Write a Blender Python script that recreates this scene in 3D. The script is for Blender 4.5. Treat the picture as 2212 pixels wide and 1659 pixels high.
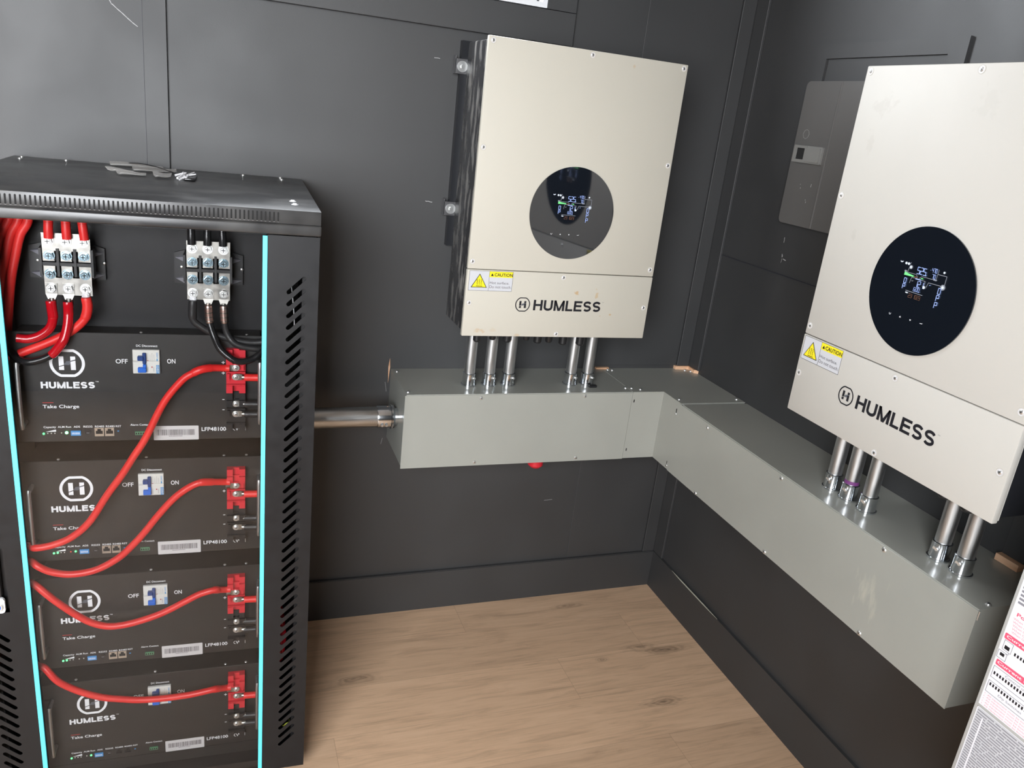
import bpy, bmesh, math, random
from mathutils import Vector, Matrix
random.seed(7)
PI = math.pi
for o in list(bpy.data.objects): bpy.data.objects.remove(o)
COL = bpy.context.scene.collection
SC = bpy.context.scene

# ------------------------------------------------------------------ camera
cd = bpy.data.cameras.new('camera'); cam = bpy.data.objects.new('camera', cd); COL.objects.link(cam)
cr, cu, cf = Vector((0.938, -0.3288, 0.1096)), Vector((0.0079, 0.3366, 0.9416)), Vector((0.3465, 0.8824, -0.3183))
cf.normalize(); cr = (cr - cf*cr.dot(cf)).normalized(); cu = cr.cross(cf)
m = Matrix(((cr.x, cu.x, -cf.x, -1.4796), (cr.y, cu.y, -cf.y, -2.1715), (cr.z, cu.z, -cf.z, 1.5760), (0, 0, 0, 1)))
cam.matrix_world = m
cd.sensor_fit = 'HORIZONTAL'; cd.sensor_width = 36; cd.lens = 36*1704.7084/2212; cd.clip_start = 0.02; cd.clip_end = 100
SC.camera = cam

# ------------------------------------------------------------------ world, light, exposure
SC.view_settings.view_transform = 'Standard'; SC.view_settings.look = 'None'
SC.view_settings.gamma = 1; SC.view_settings.use_curve_mapping = False
SC.view_settings.exposure = 1.0
W = bpy.data.worlds.new('world'); SC.world = W; W.use_nodes = True
nt = W.node_tree; nt.nodes.clear()
wo = nt.nodes.new('ShaderNodeOutputWorld'); bg = nt.nodes.new('ShaderNodeBackground')
tc = nt.nodes.new('ShaderNodeTexCoord'); sp = nt.nodes.new('ShaderNodeSeparateXYZ'); rp = nt.nodes.new('ShaderNodeValToRGB')
nt.links.new(tc.outputs['Generated'], sp.inputs[0]); ma = nt.nodes.new('ShaderNodeMath'); ma.operation = 'MULTIPLY_ADD'; ma.inputs[1].default_value = 0.5; ma.inputs[2].default_value = 0.5
nt.links.new(sp.outputs['Z'], ma.inputs[0]); nt.links.new(ma.outputs[0], rp.inputs[0])
rp.color_ramp.elements[0].position = 0.385; rp.color_ramp.elements[0].color = (0.055, 0.052, 0.050, 1)
rp.color_ramp.elements[1].position = 0.46; rp.color_ramp.elements[1].color = (0.94, 0.965, 1.0, 1)
nt.links.new(rp.outputs[0], bg.inputs[0]); nt.links.new(bg.outputs[0], wo.inputs[0])
mr = nt.nodes.new('ShaderNodeMapRange')          # sky a little dimmer on the window's side
mr.inputs[1].default_value = -0.2; mr.inputs[2].default_value = 0.2; mr.inputs[3].default_value = 13.2; mr.inputs[4].default_value = 12.0
nt.links.new(sp.outputs['Y'], mr.inputs[0]); nt.links.new(mr.outputs[0], bg.inputs[1])
ROOM = dict(x0=-3.6, y0=-3.3, z1=2.75)
DAY = dict(x0=-3.50, x1=-1.75, z0=0.95, z1=2.62)        # large opening in the wall behind the camera
WIN = dict(x0=-1.50, x1=-0.667, z0=1.872, z1=2.56)   # opening in the back wall
def portal(loc, rot, sx, sy):
    l = bpy.data.lights.new('daylight', 'AREA'); l.shape = 'RECTANGLE'; l.size = sx; l.size_y = sy; l.cycles.is_portal = True
    o = bpy.data.objects.new('daylight', l); COL.objects.link(o); o.location = loc; o.rotation_euler = rot
portal(((WIN['x0']+WIN['x1'])/2, 0.16, (WIN['z0']+WIN['z1'])/2), (-PI/2, 0, 0), WIN['x1']-WIN['x0'], WIN['z1']-WIN['z0'])
portal(((DAY['x0']+DAY['x1'])/2, ROOM['y0']-0.11, (DAY['z0']+DAY['z1'])/2), (PI/2, 0, 0), DAY['x1']-DAY['x0'], DAY['z1']-DAY['z0'])

# ------------------------------------------------------------------ materials
def mat(name, col, rough=0.5, metal=0.0, emit=None, es=1.0, spec=0.5, coat=0.0, alpha=None, trans=0.0):
    mm = bpy.data.materials.new(name); mm.use_nodes = True; b = mm.node_tree.nodes['Principled BSDF']
    b.inputs['Base Color'].default_value = (*col, 1); b.inputs['Roughness'].default_value = rough; b.inputs['Metallic'].default_value = metal
    b.inputs['Specular IOR Level'].default_value = spec; b.inputs['Coat Weight'].default_value = coat; b.inputs['Transmission Weight'].default_value = trans
    if emit: b.inputs['Emission Color'].default_value = (*emit, 1); b.inputs['Emission Strength'].default_value = es
    return mm
def N(mm, t, **k):
    n = mm.node_tree.nodes.new(t)
    for a, v in k.items(): setattr(n, a, v)
    return n
def L(mm, a, b): mm.node_tree.links.new(a, b)
def noise_mat(name, c0, c1, scale, rough=(0.4, 0.55), metal=0.0, stretch=(1, 1, 1), bump=0.0, bscale=200, detail=4, lo=0.35, hi=0.65, coat=0.0, spec=0.5):
    mm = mat(name, c0, rough[0], metal, coat=coat, spec=spec); b = mm.node_tree.nodes['Principled BSDF']
    t = N(mm, 'ShaderNodeTexCoord'); mp = N(mm, 'ShaderNodeMapping'); mp.inputs['Scale'].default_value = stretch
    L(mm, t.outputs['Object'], mp.inputs[0]); n = N(mm, 'ShaderNodeTexNoise'); n.inputs['Scale'].default_value = scale; n.inputs['Detail'].default_value = detail
    L(mm, mp.outputs[0], n.inputs['Vector'])
    r = N(mm, 'ShaderNodeValToRGB'); r.color_ramp.elements[0].position = lo; r.color_ramp.elements[1].position = hi
    r.color_ramp.elements[0].color = (*c0, 1); r.color_ramp.elements[1].color = (*c1, 1); L(mm, n.outputs[0], r.inputs[0]); L(mm, r.outputs[0], b.inputs['Base Color'])
    mr = N(mm, 'ShaderNodeMapRange'); mr.inputs[1].default_value = lo; mr.inputs[2].default_value = hi; mr.inputs[3].default_value = rough[0]; mr.inputs[4].default_value = rough[1]
    L(mm, n.outputs[0], mr.inputs[0]); L(mm, mr.outputs[0], b.inputs['Roughness'])
    if bump:
        n2 = N(mm, 'ShaderNodeTexNoise'); n2.inputs['Scale'].default_value = bscale; L(mm, t.outputs['Object'], n2.inputs['Vector'])
        bp = N(mm, 'ShaderNodeBump'); bp.inputs['Strength'].default_value = bump; bp.inputs['Distance'].default_value = 0.002
        L(mm, n2.outputs[0], bp.inputs['Height']); L(mm, bp.outputs[0], b.inputs['Normal'])
    return mm
M = {}
M['wall'] = noise_mat('wall_paint', (0.022, 0.0225, 0.0235), (0.025, 0.0255, 0.0265), 5, (0.58, 0.64), spec=1.0, bump=0.05, bscale=350)
M['panel_paint'] = mat('satin_grey_paint', (0.105, 0.102, 0.098), 0.38)
M['latch_paint'] = mat('pale_grey_paint', (0.20, 0.20, 0.19), 0.42)
M['ceiling'] = mat('ceiling_paint', (0.78, 0.77, 0.75), 0.7)
M['raw_wood'] = noise_mat('raw_wood', (0.62, 0.33, 0.18), (0.78, 0.50, 0.32), 60, (0.7, 0.8), stretch=(0.2, 0.2, 1))
M['gutter'] = noise_mat('grey_enamel', (0.325, 0.330, 0.298), (0.340, 0.346, 0.313), 6, (0.28, 0.36), bump=0.03, bscale=500, coat=0.15)
M['gutter_dark'] = mat('slot_dark', (0.01, 0.01, 0.01), 0.9)
M['black_plastic'] = mat('black_plastic', (0.014, 0.014, 0.015), 0.38)
M['rack'] = noise_mat('black_powder_coat', (0.008, 0.008, 0.009), (0.010, 0.010, 0.011), 40, (0.42, 0.50), bump=0.04, bscale=900, spec=0.35)
M['rack_top'] = noise_mat('dusty_black_powder_coat', (0.018, 0.018, 0.019), (0.075, 0.073, 0.07), 9, (0.30, 0.45), stretch=(1, 1.5, 1), bump=0.03, bscale=900, detail=9, lo=0.42, hi=0.8)
M['rack_in'] = mat('black_inner_metal', (0.016, 0.016, 0.017), 0.45)
M['cyan'] = mat('cyan_trim', (0.12, 0.82, 1.0), 0.5)
M['module'] = noise_mat('module_face', (0.016, 0.015, 0.0145), (0.019, 0.018, 0.017), 30, (0.40, 0.48), bump=0.1, bscale=1200)
M['white_print'] = mat('white_print', (0.85, 0.87, 0.90), 0.5)
M['grey_print'] = mat('grey_print', (0.10, 0.11, 0.13), 0.5)
M['red_print'] = mat('red_print', (0.40, 0.03, 0.03), 0.5)
M['black_print'] = mat('black_print', (0.008, 0.008, 0.012), 0.5)
M['steel'] = noise_mat('galvanised_steel', (0.40, 0.41, 0.41), (0.58, 0.59, 0.59), 120, (0.36, 0.50), metal=1.0, stretch=(1, 1, 0.08))
M['steel_x'] = noise_mat('galvanised_steel_pipe', (0.46, 0.46, 0.45), (0.62, 0.62, 0.61), 120, (0.30, 0.42), metal=1.0, stretch=(0.08, 1, 1))
M['chrome'] = mat('zinc_plated_steel', (0.72, 0.75, 0.78), 0.14, 1.0)
M['zinc'] = mat('zinc_screw', (0.80, 0.81, 0.80), 0.34, 0.9)
M['blue_zinc'] = mat('blue_zinc_bolt', (0.45, 0.60, 0.68), 0.22, 1.0)
M['tin'] = noise_mat('tinned_plate', (0.30, 0.29, 0.27), (0.42, 0.41, 0.38), 60, (0.28, 0.40), metal=1.0)
M['copper_pink'] = mat('pinkish_tinned_copper', (0.72, 0.50, 0.44), 0.3, 1.0)
M['red_cable'] = noise_mat('red_rubber', (0.72, 0.020, 0.020), (0.80, 0.035, 0.03), 20, (0.36, 0.44))
M['red_dark'] = mat('deep_red_shrink', (0.50, 0.004, 0.012), 0.16, coat=0.4)
M['red_plastic'] = mat('red_plastic', (0.62, 0.025, 0.04), 0.35)
M['black_cable'] = mat('black_rubber', (0.012, 0.012, 0.013), 0.22)
M['dark_sleeve'] = mat('black_sleeve', (0.022, 0.022, 0.023), 0.4)
M['screen'] = mat('black_glass', (0.006, 0.008, 0.012), 0.03, spec=1.0, coat=0.5)
M['lcd'] = mat('lit_segment', (0.1, 0.1, 0.2), 0.5, emit=(0.36, 0.52, 1.0), es=0.55)
M['lcd_white'] = mat('lit_icon', (0.2, 0.2, 0.2), 0.5, emit=(0.75, 0.85, 1.0), es=0.42)
M['lcd_dim'] = mat('dim_segment', (0.1, 0.1, 0.1), 0.5, emit=(0.40, 0.44, 0.55), es=0.25)
M['lcd_green'] = mat('green_segment', (0.1, 0.3, 0.1), 0.5, emit=(0.12, 0.75, 0.22), es=0.5)
M['lcd_brown'] = mat('brown_segment', (0.1, 0.05, 0.03), 0.5, emit=(0.16, 0.06, 0.03), es=0.3)
M['led_green'] = mat('led_green', (0.1, 0.8, 0.2), 0.4, emit=(0.10, 1.0, 0.22), es=1.8)
M['led_bright'] = mat('led_bright_green', (0.3, 0.9, 0.4), 0.4, emit=(0.12, 1.0, 0.25), es=5.0)
M['led_red'] = mat('led_red', (0.6, 0.05, 0.03), 0.4, emit=(0.9, 0.08, 0.04), es=0.8)
M['led_off'] = mat('led_clear', (0.65, 0.63, 0.60), 0.3)
M['yellow'] = mat('yellow_label', (0.85, 0.72, 0.02), 0.45)
M['label_grey'] = mat('silver_label', (0.56, 0.57, 0.60), 0.4)
M['label_white'] = mat('white_label', (0.62, 0.61, 0.61), 0.45)
M['ink'] = mat('label_ink', (0.12, 0.11, 0.12), 0.6)
M['breaker_white'] = mat('breaker_white', (0.68, 0.68, 0.64), 0.4)
M['breaker_navy'] = mat('toggle_navy', (0.015, 0.05, 0.20), 0.35)
M['breaker_blue'] = mat('toggle_blue', (0.02, 0.14, 0.62), 0.35)
M['print_blue'] = mat('print_blue', (0.05, 0.28, 0.60), 0.5)
M['dip_blue'] = mat('dip_blue', (0.06, 0.28, 0.62), 0.4)
M['rj_tan'] = mat('jack_shell', (0.50, 0.42, 0.34), 0.35, 0.5)
M['green_plastic'] = mat('green_plastic', (0.10, 0.26, 0.14), 0.5)
M['window_white'] = mat('window_vinyl', (0.82, 0.83, 0.85), 0.35)
M['gasket'] = mat('window_gasket', (0.03, 0.03, 0.04), 0.5)
M['yellow_wire'] = mat('yellow_green_wire', (0.45, 0.50, 0.05), 0.4)
M['purple'] = mat('purple_marker', (0.16, 0.04, 0.17), 0.5)
M['pink_print'] = mat('pink_print', (0.75, 0.10, 0.18), 0.5)
M['pink_text'] = mat('pale_pink_text', (0.72, 0.30, 0.36), 0.5)
M['grey_text'] = mat('grey_text', (0.24, 0.24, 0.27), 0.5)
M['paper'] = mat('white_sheet', (0.80, 0.80, 0.84), 0.4)
M['enclosure'] = mat('light_grey_enamel', (0.46, 0.46, 0.44), 0.4)
M['foil'] = mat('crumpled_white', (0.86, 0.86, 0.88), 0.3)
M['red_cord'] = mat('salmon_cord', (0.72, 0.24, 0.17), 0.35)
M['scuff'] = mat('pale_scuff', (0.42, 0.42, 0.42), 0.8)
M['filler'] = mat('pale_caulk', (0.42, 0.42, 0.34), 0.7)
def glassy(name, tint, ior=1.5, rough=0.02):      # thin sheet: see-through with fresnel reflection
    mm = bpy.data.materials.new(name); mm.use_nodes = True; t = mm.node_tree; t.nodes.clear()
    o = N(mm, 'ShaderNodeOutputMaterial'); mx = N(mm, 'ShaderNodeMixShader'); tr = N(mm, 'ShaderNodeBsdfTransparent'); gl = N(mm, 'ShaderNodeBsdfGlossy')
    g_ = N(mm, 'ShaderNodeNewGeometry'); dt = N(mm, 'ShaderNodeVectorMath', operation='DOT_PRODUCT'); L(mm, g_.outputs['Normal'], dt.inputs[0]); L(mm, g_.outputs['Incoming'], dt.inputs[1])
    f0 = ((ior-1)/(ior+1))**2; prev = dt.outputs['Value']
    for op, v, w_ in (('ABSOLUTE', None, None), ('MULTIPLY_ADD', -1.0, 1.0), ('POWER', 5.0, None), ('MULTIPLY_ADD', 1-f0, f0)):   # Schlick reflectance
        fr = N(mm, 'ShaderNodeMath', operation=op); L(mm, prev, fr.inputs[0]); prev = fr.outputs[0]
        if v is not None: fr.inputs[1].default_value = v
        if w_ is not None: fr.inputs[2].default_value = w_
    tr.inputs[0].default_value = (*tint, 1); gl.inputs['Roughness'].default_value = rough
    L(mm, fr.outputs[0], mx.inputs[0]); L(mm, tr.outputs[0], mx.inputs[1]); L(mm, gl.outputs[0], mx.inputs[2]); L(mm, mx.outputs[0], o.inputs[0])
    return mm
M['door_glass'] = glassy('tinted_door_glass', (0.86, 0.86, 0.86), 1.38)
M['pane'] = glassy('window_pane', (0.95, 0.96, 0.97), 1.45)
M['film'] = mat('clear_plastic_film', (0.80, 0.79, 0.76), 0.12); M['film'].node_tree.nodes['Principled BSDF'].inputs['Alpha'].default_value = 0.42
# enamel with procedural stains, one variant per inverter
def enamel(name, base, stains):
    mm = noise_mat(name, base, tuple(c*0.975 for c in base), 4, (0.44, 0.52), bump=0.02, bscale=600, spec=0.3)
    b = mm.node_tree.nodes['Principled BSDF']; src = b.inputs['Base Color'].links[0].from_socket
    t = N(mm, 'ShaderNodeTexCoord'); ns = N(mm, 'ShaderNodeTexNoise'); ns.inputs['Scale'].default_value = 55; ns.inputs['Detail'].default_value = 6
    L(mm, t.outputs['Object'], ns.inputs['Vector'])
    for (x, z, sx, sz, col, amt) in stains:
        mp = N(mm, 'ShaderNodeMapping'); mp.vector_type = 'POINT'
        mp.inputs['Scale'].default_value = (1/sx, 0.0, 1/sz); mp.inputs['Location'].default_value = (-x/sx, 0, -z/sz)
        L(mm, t.outputs['Object'], mp.inputs[0]); ln = N(mm, 'ShaderNodeVectorMath', operation='LENGTH'); L(mm, mp.outputs[0], ln.inputs[0])
        a = N(mm, 'ShaderNodeMath', operation='MULTIPLY_ADD'); L(mm, ns.outputs[0], a.inputs[0]); a.inputs[1].default_value = 2.6; a.inputs[2].default_value = -0.75
        s = N(mm, 'ShaderNodeMath', operation='SUBTRACT'); L(mm, a.outputs[0], s.inputs[0]); L(mm, ln.outputs['Value'], s.inputs[1])
        k = N(mm, 'ShaderNodeMath', operation='MULTIPLY'); k.use_clamp = True; L(mm, s.outputs[0], k.inputs[0]); k.inputs[1].default_value = 3.0
        k2 = N(mm, 'ShaderNodeMath', operation='MULTIPLY'); L(mm, k.outputs[0], k2.inputs[0]); k2.inputs[1].default_value = amt
        mx = N(mm, 'ShaderNodeMix', data_type='RGBA'); L(mm, k2.outputs[0], mx.inputs[0]); L(mm, src, mx.inputs[6]); mx.inputs[7].default_value = (*col, 1); src = mx.outputs[2]
    L(mm, src, b.inputs['Base Color'])
    return mm
TAN = (0.47, 0.31, 0.15)
M['enamel_a'] = enamel('cream_enamel_stained', (0.53, 0.505, 0.435), [(0.312, 0.126, 0.011, 0.012, TAN, .8), (0.370, 0.122, 0.010, 0.020, (0.48, 0.36, 0.22), .8), (0.046, 0.018, 0.025, 0.012, TAN, .5), (0.085, 0.016, 0.02, 0.012, TAN, .2), (0.150, 0.004, 0.018, 0.006, TAN, .4), (0.388, 0.062, 0.008, 0.006, TAN, .85), (0.420, 0.066, 0.012, 0.008, TAN, .8), (0.382, 0.700, 0.008, 0.012, TAN, .45)])
M['enamel_b'] = enamel('cream_enamel_smudged', (0.52, 0.503, 0.462), [(0.07, 0.65, 0.05, 0.03, (0.45, 0.43, 0.39), .5), (0.055, 0.58, 0.02, 0.04, (0.45, 0.43, 0.39), .4), (0.075, 0.40, 0.012, 0.02, (0.44, 0.42, 0.38), .4), (0.30, 0.66, 0.04, 0.05, (0.47, 0.455, 0.415), .5)])
M['inv_body'] = noise_mat('smudged_black_metal', (0.02, 0.02, 0.022), (0.34, 0.33, 0.31), 20, (0.25, 0.5), stretch=(1, 2.2, 0.6), detail=8, lo=0.50, hi=0.76, coat=0.1)
M['ear_grey'] = mat('grey_painted_steel', (0.16, 0.16, 0.165), 0.35, 0.6)
M['inv_dark'] = mat('black_body_metal', (0.010, 0.011, 0.014), 0.4)
# smudges on the right wireway cover are part of its material
def floor_mat():
    mm = mat('laminate_planks', (0.4, 0.28, 0.2), 0.45); b = mm.node_tree.nodes['Principled BSDF']
    t = N(mm, 'ShaderNodeTexCoord'); s = N(mm, 'ShaderNodeSeparateXYZ'); L(mm, t.outputs['Object'], s.inputs[0])
    def math(op, a, v=None, c=None):
        n = N(mm, 'ShaderNodeMath', operation=op)
        for i, q in enumerate((a, v, c)):
            if q is None: continue
            if isinstance(q, (int, float)): n.inputs[i].default_value = q
            else: L(mm, q, n.inputs[i])
        return n.outputs[0]
    PW, PL = 0.182, 1.22
    yy = math('DIVIDE', math('ADD', s.outputs['Y'], 0.150 + PW*30), PW); row = math('FLOOR', yy); fy = math('SUBTRACT', yy, row)
    off = math('FRACT', math('MULTIPLY', math('SINE', math('MULTIPLY', row, 12.9898)), 43758.5))
    # first row joint near x=-1.0
    xx = math('ADD', math('DIVIDE', math('ADD', s.outputs['X'], 1.0 + PL*20), PL), math('MULTIPLY', off, 0.8)); colm = math('FLOOR', xx); fx = math('SUBTRACT', xx, colm)
    wn = N(mm, 'ShaderNodeTexWhiteNoise', noise_dimensions='2D'); cb = N(mm, 'ShaderNodeCombineXYZ'); L(mm, row, cb.inputs[0]); L(mm, colm, cb.inputs[1]); L(mm, cb.outputs[0], wn.inputs['Vector'])
    # grain
    gv = N(mm, 'ShaderNodeCombineXYZ'); L(mm, math('MULTIPLY', s.outputs['X'], 1.0), gv.inputs[0]); L(mm, math('MULTIPLY', s.outputs['Y'], 9.0), gv.inputs[1]); L(mm, math('MULTIPLY', wn.outputs['Value'], 30.0), gv.inputs[2])
    n1 = N(mm, 'ShaderNodeTexNoise'); n1.inputs['Scale'].default_value = 4.5; n1.inputs['Detail'].default_value = 8; n1.inputs['Roughness'].default_value = 0.65; n1.inputs['Distortion'].default_value = 0.8; L(mm, gv.outputs[0], n1.inputs['Vector'])
    gv2 = N(mm, 'ShaderNodeCombineXYZ'); L(mm, math('MULTIPLY', s.outputs['X'], 6.0), gv2.inputs[0]); L(mm, math('MULTIPLY', s.outputs['Y'], 160.0), gv2.inputs[1]); L(mm, math('MULTIPLY', wn.outputs['Value'], 17.0), gv2.inputs[2])
    n2 = N(mm, 'ShaderNodeTexNoise'); n2.inputs['Scale'].default_value = 1.6; n2.inputs['Detail'].default_value = 4; L(mm, gv2.outputs[0], n2.inputs['Vector'])
    r = N(mm, 'ShaderNodeValToRGB'); e = r.color_ramp.elements; e[0].position = 0.18; e[0].color = (0.34, 0.225, 0.145, 1); e[1].position = 0.84; e[1].color = (0.78, 0.545, 0.37, 1)
    mid = e.new(0.5); mid.color = (0.65, 0.435, 0.280, 1)
    mixv = math('ADD', math('MULTIPLY', n1.outputs[0], 0.72), math('MULTIPLY', n2.outputs[0], 0.28)); L(mm, mixv, r.inputs[0])
    src = r.outputs[0]
    for (kx, ky, sx, sy) in ((-0.20, -0.335, 0.10, 0.030), (-0.13, -0.360, 0.12, 0.028), (-1.13, -0.30, 0.11, 0.030), (-0.36, -0.365, 0.03, 0.015), (-0.26, -0.58, 0.09, 0.035), (-0.35, -0.075, 0.10, 0.02)):
        mp = N(mm, 'ShaderNodeMapping'); mp.inputs['Scale'].default_value = (1/sx, 1/sy, 0); mp.inputs['Location'].default_value = (-kx/sx, -ky/sy, 0)
        L(mm, t.outputs['Object'], mp.inputs[0]); ln = N(mm, 'ShaderNodeVectorMath', operation='LENGTH'); L(mm, mp.outputs[0], ln.inputs[0])
        d = math('ADD', ln.outputs['Value'], math('MULTIPLY', n1.outputs[0], 1.4)); rings = math('MULTIPLY_ADD', math('SINE', math('MULTIPLY', d, 22.0)), 0.35, 0.65)
        k = math('MULTIPLY', math('MAXIMUM', math('SUBTRACT', 1.6, d), 0.0), rings)
        cl = N(mm, 'ShaderNodeClamp'); L(mm, k, cl.inputs[0])
        mx = N(mm, 'ShaderNodeMix', data_type='RGBA'); L(mm, math('MULTIPLY', cl.outputs[0], 0.80), mx.inputs[0]); L(mm, src, mx.inputs[6]); mx.inputs[7].default_value = (0.13, 0.09, 0.06, 1); src = mx.outputs[2]
    # joints
    def edge(f, w): return math('MINIMUM', math('DIVIDE', math('MINIMUM', f, math('SUBTRACT', 1.0, f)), w), 1.0)
    j = math('MINIMUM', edge(fy, 0.0045), edge(fx, 0.0008)); dk = math('MULTIPLY_ADD', j, 0.35, 0.65)
    tone = math('MULTIPLY', math('MULTIPLY_ADD', wn.outputs['Value'], 0.14, 0.93), dk)
    mv = N(mm, 'ShaderNodeVectorMath', operation='SCALE'); L(mm, src, mv.inputs[0]); L(mm, tone, mv.inputs['Scale']); L(mm, mv.outputs[0], b.inputs['Base Color'])
    bp = N(mm, 'ShaderNodeBump'); bp.inputs['Strength'].default_value = 0.15; bp.inputs['Distance'].default_value = 0.002; L(mm, math('MULTIPLY', mixv, j), bp.inputs['Height']); L(mm, bp.outputs[0], b.inputs['Normal'])
    b.inputs['Roughness'].default_value = 0.48
    return mm
M['floor'] = floor_mat()

# ------------------------------------------------------------------ mesh helpers
_dg = lambda: bpy.context.evaluated_depsgraph_get()
_cache = {}
def curve_to_geo(cv):
    o = bpy.data.objects.new('tmp', cv); COL.objects.link(o); bpy.context.view_layer.update()
    me = o.evaluated_get(_dg()).to_mesh(); v = [tuple(p.co) for p in me.vertices]; f = [tuple(p.vertices) for p in me.polygons]
    o.evaluated_get(_dg()).to_mesh_clear(); bpy.data.objects.remove(o); bpy.data.curves.remove(cv)
    return v, f
def text_geo(s, bold=0.0):
    k = (s, bold)
    if k not in _cache:
        cv = bpy.data.curves.new('t', 'FONT'); cv.body = s; cv.size = 1; cv.offset = bold; cv.extrude = 0.0; cv.resolution_u = 3; cv.fill_mode = 'FRONT' if hasattr(cv, 'fill_mode') else cv.fill_mode
        v, f = curve_to_geo(cv)
        xs = [p[0] for p in v]; ys = [p[1] for p in v]; x0, x1, y0, y1 = min(xs), max(xs), min(ys), max(ys)
        _cache[k] = ([((p[0]-x0)/(x1-x0), (p[1]-y0)/(y1-y0)) for p in v], f)
    return _cache[k]
def fill_geo(loops, depth=0.0):
    cv = bpy.data.curves.new('f', 'CURVE'); cv.dimensions = '2D'; cv.fill_mode = 'BOTH'; cv.extrude = depth/2
    for lp in loops:
        s = cv.splines.new('POLY'); s.points.add(len(lp)-1); s.use_cyclic_u = True
        for i, (x, y) in enumerate(lp): s.points[i].co = (x, y, 0, 1)
    return curve_to_geo(cv)
class MB:
    def __init__(s): s.v = []; s.f = []; s.m = []
    def add(s, v, f, m=0, T=None):
        b = len(s.v); s.v += [tuple(T(p)) if T else tuple(p) for p in v]; s.f += [tuple(b+i for i in q) for q in f]; s.m += [m]*len(f); return s
    def box(s, x0, x1, y0, y1, z0, z1, m=0, T=None):
        v = [(x, y, z) for x in (x0, x1) for y in (y0, y1) for z in (z0, z1)]
        return s.add(v, [(0, 1, 3, 2), (4, 6, 7, 5), (0, 4, 5, 1), (2, 3, 7, 6), (0, 2, 6, 4), (1, 5, 7, 3)], m, T)
    def bbox(s, x0, x1, y0, y1, z0, z1, r=0.002, seg=2, m=0, T=None):
        bm = bmesh.new(); bmesh.ops.create_cube(bm, size=1)
        for p in bm.verts: p.co = Vector(((x0+x1)/2+p.co.x*(x1-x0), (y0+y1)/2+p.co.y*(y1-y0), (z0+z1)/2+p.co.z*(z1-z0)))
        bmesh.ops.bevel(bm, geom=bm.edges[:], offset=r, segments=seg, profile=0.5, affect='EDGES')
        bm.verts.index_update(); v = [tuple(p.co) for p in bm.verts]; f = [tuple(q.index for q in p.verts) for p in bm.faces]; bm.free()
        return s.add(v, f, m, T)
    def tube(s, pts, r, n=12, m=0, caps=True, rs=None, T=None):
        pts = [Vector(p) for p in pts]; v = []; f = []; up = None
        for i, p in enumerate(pts):
            t = (pts[min(i+1, len(pts)-1)]-pts[max(i-1, 0)]).normalized()
            if up is None: up = t.orthogonal().normalized()
            up = (up-t*up.dot(t)); up = up.normalized() if up.length > 1e-6 else t.orthogonal().normalized(); w = t.cross(up); rr = rs[i] if rs else r
            v += [p+(up*math.cos(2*PI*k/n)+w*math.sin(2*PI*k/n))*rr for k in range(n)]
        for i in range(len(pts)-1):
            for k in range(n): a = i*n+k; b = i*n+(k+1) % n; f.append((a, b, b+n, a+n))
        if caps: f.append(tuple(range(n))[::-1]); f.append(tuple((len(pts)-1)*n+k for k in range(n)))
        return s.add(v, f, m, T)
    def cyl(s, p0, p1, r0, r1=None, n=20, m=0, T=None):
        return s.tube([p0, p1], r0, n, m, True, [r0, r0 if r1 is None else r1], T)
    def ball(s, c, r, n=10, m=0, T=None, sc=(1, 1, 1)):
        v = []; f = []
        for i in range(n+1):
            th = PI*i/n
            for k in range(2*n): ph = PI*k/n; v.append((c[0]+sc[0]*r*math.sin(th)*math.cos(ph), c[1]+sc[1]*r*math.sin(th)*math.sin(ph), c[2]+sc[2]*r*math.cos(th)))
        for i in range(n):
            for k in range(2*n): a = i*2*n+k; b = i*2*n+(k+1) % (2*n); f.append((a, b, b+2*n, a+2*n))
        return s.add(v, f, m, T)
    def fill(s, loops, depth, m=0, T=None):
        v, f = fill_geo(loops, depth); return s.add(v, f, m, T)
    # flat things on a front plane (x right, z up, y out of the plane towards -y)
    def plate(s, loops, y, depth=0.0006, m=0):          # loops in (x,z)
        return s.fill(loops, depth, m, lambda p: (p[0], y-depth/2+p[2], p[1]))
    def rect(s, x0, x1, z0, z1, y, m=0, d=0.0004): return s.box(x0, x1, y-d, y, z0, z1, m)
    def text(s, t, x0, x1, z0, z1, y, m=0, bold=0.0, rot=0, d=0.0004):
        v, f = text_geo(t, bold)
        if rot == 0: g = lambda p: (x0+p[0]*(x1-x0), y-d, z0+p[1]*(z1-z0))
        elif rot == -90: g = lambda p: (x0+p[1]*(x1-x0), y-d, z1-p[0]*(z1-z0))
        return s.add(v, f, m, g)
    def line(s, pts, w, y, m=0, d=0.0003):
        for (a, b), (c, e) in zip(pts, pts[1:]):
            dx, dz = c-a, e-b; l = math.hypot(dx, dz) or 1; px, pz = -dz/l*w/2, dx/l*w/2
            s.add([(a+px, y-d, b+pz), (a-px, y-d, b-pz), (c-px, y-d, e-pz), (c+px, y-d, e+pz)], [(0, 1, 2, 3)], m)
        return s
    def build(s, name, mats, parent=None, smooth=True, ang=32):
        me = bpy.data.meshes.new(name); me.from_pydata(s.v, [], s.f)
        for q in (mats if isinstance(mats, (list, tuple)) else [mats]): me.materials.append(M[q])
        for p, k in zip(me.polygons, s.m): p.material_index = k
        me.validate(); me.update()
        bm = bmesh.new(); bm.from_mesh(me); bmesh.ops.recalc_face_normals(bm, faces=bm.faces[:]); bm.to_mesh(me); bm.free()
        if smooth:
            me.polygons.foreach_set('use_smooth', [True]*len(me.polygons)); me.set_sharp_from_angle(angle=math.radians(ang))
        o = bpy.data.objects.new(name, me); COL.objects.link(o)
        if parent: o.parent = parent
        return o
def tag(o, label, cat, group=None, kind=None):
    o['label'] = label; o['category'] = cat
    if group: o['group'] = group
    if kind: o['kind'] = kind
    return o
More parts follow.
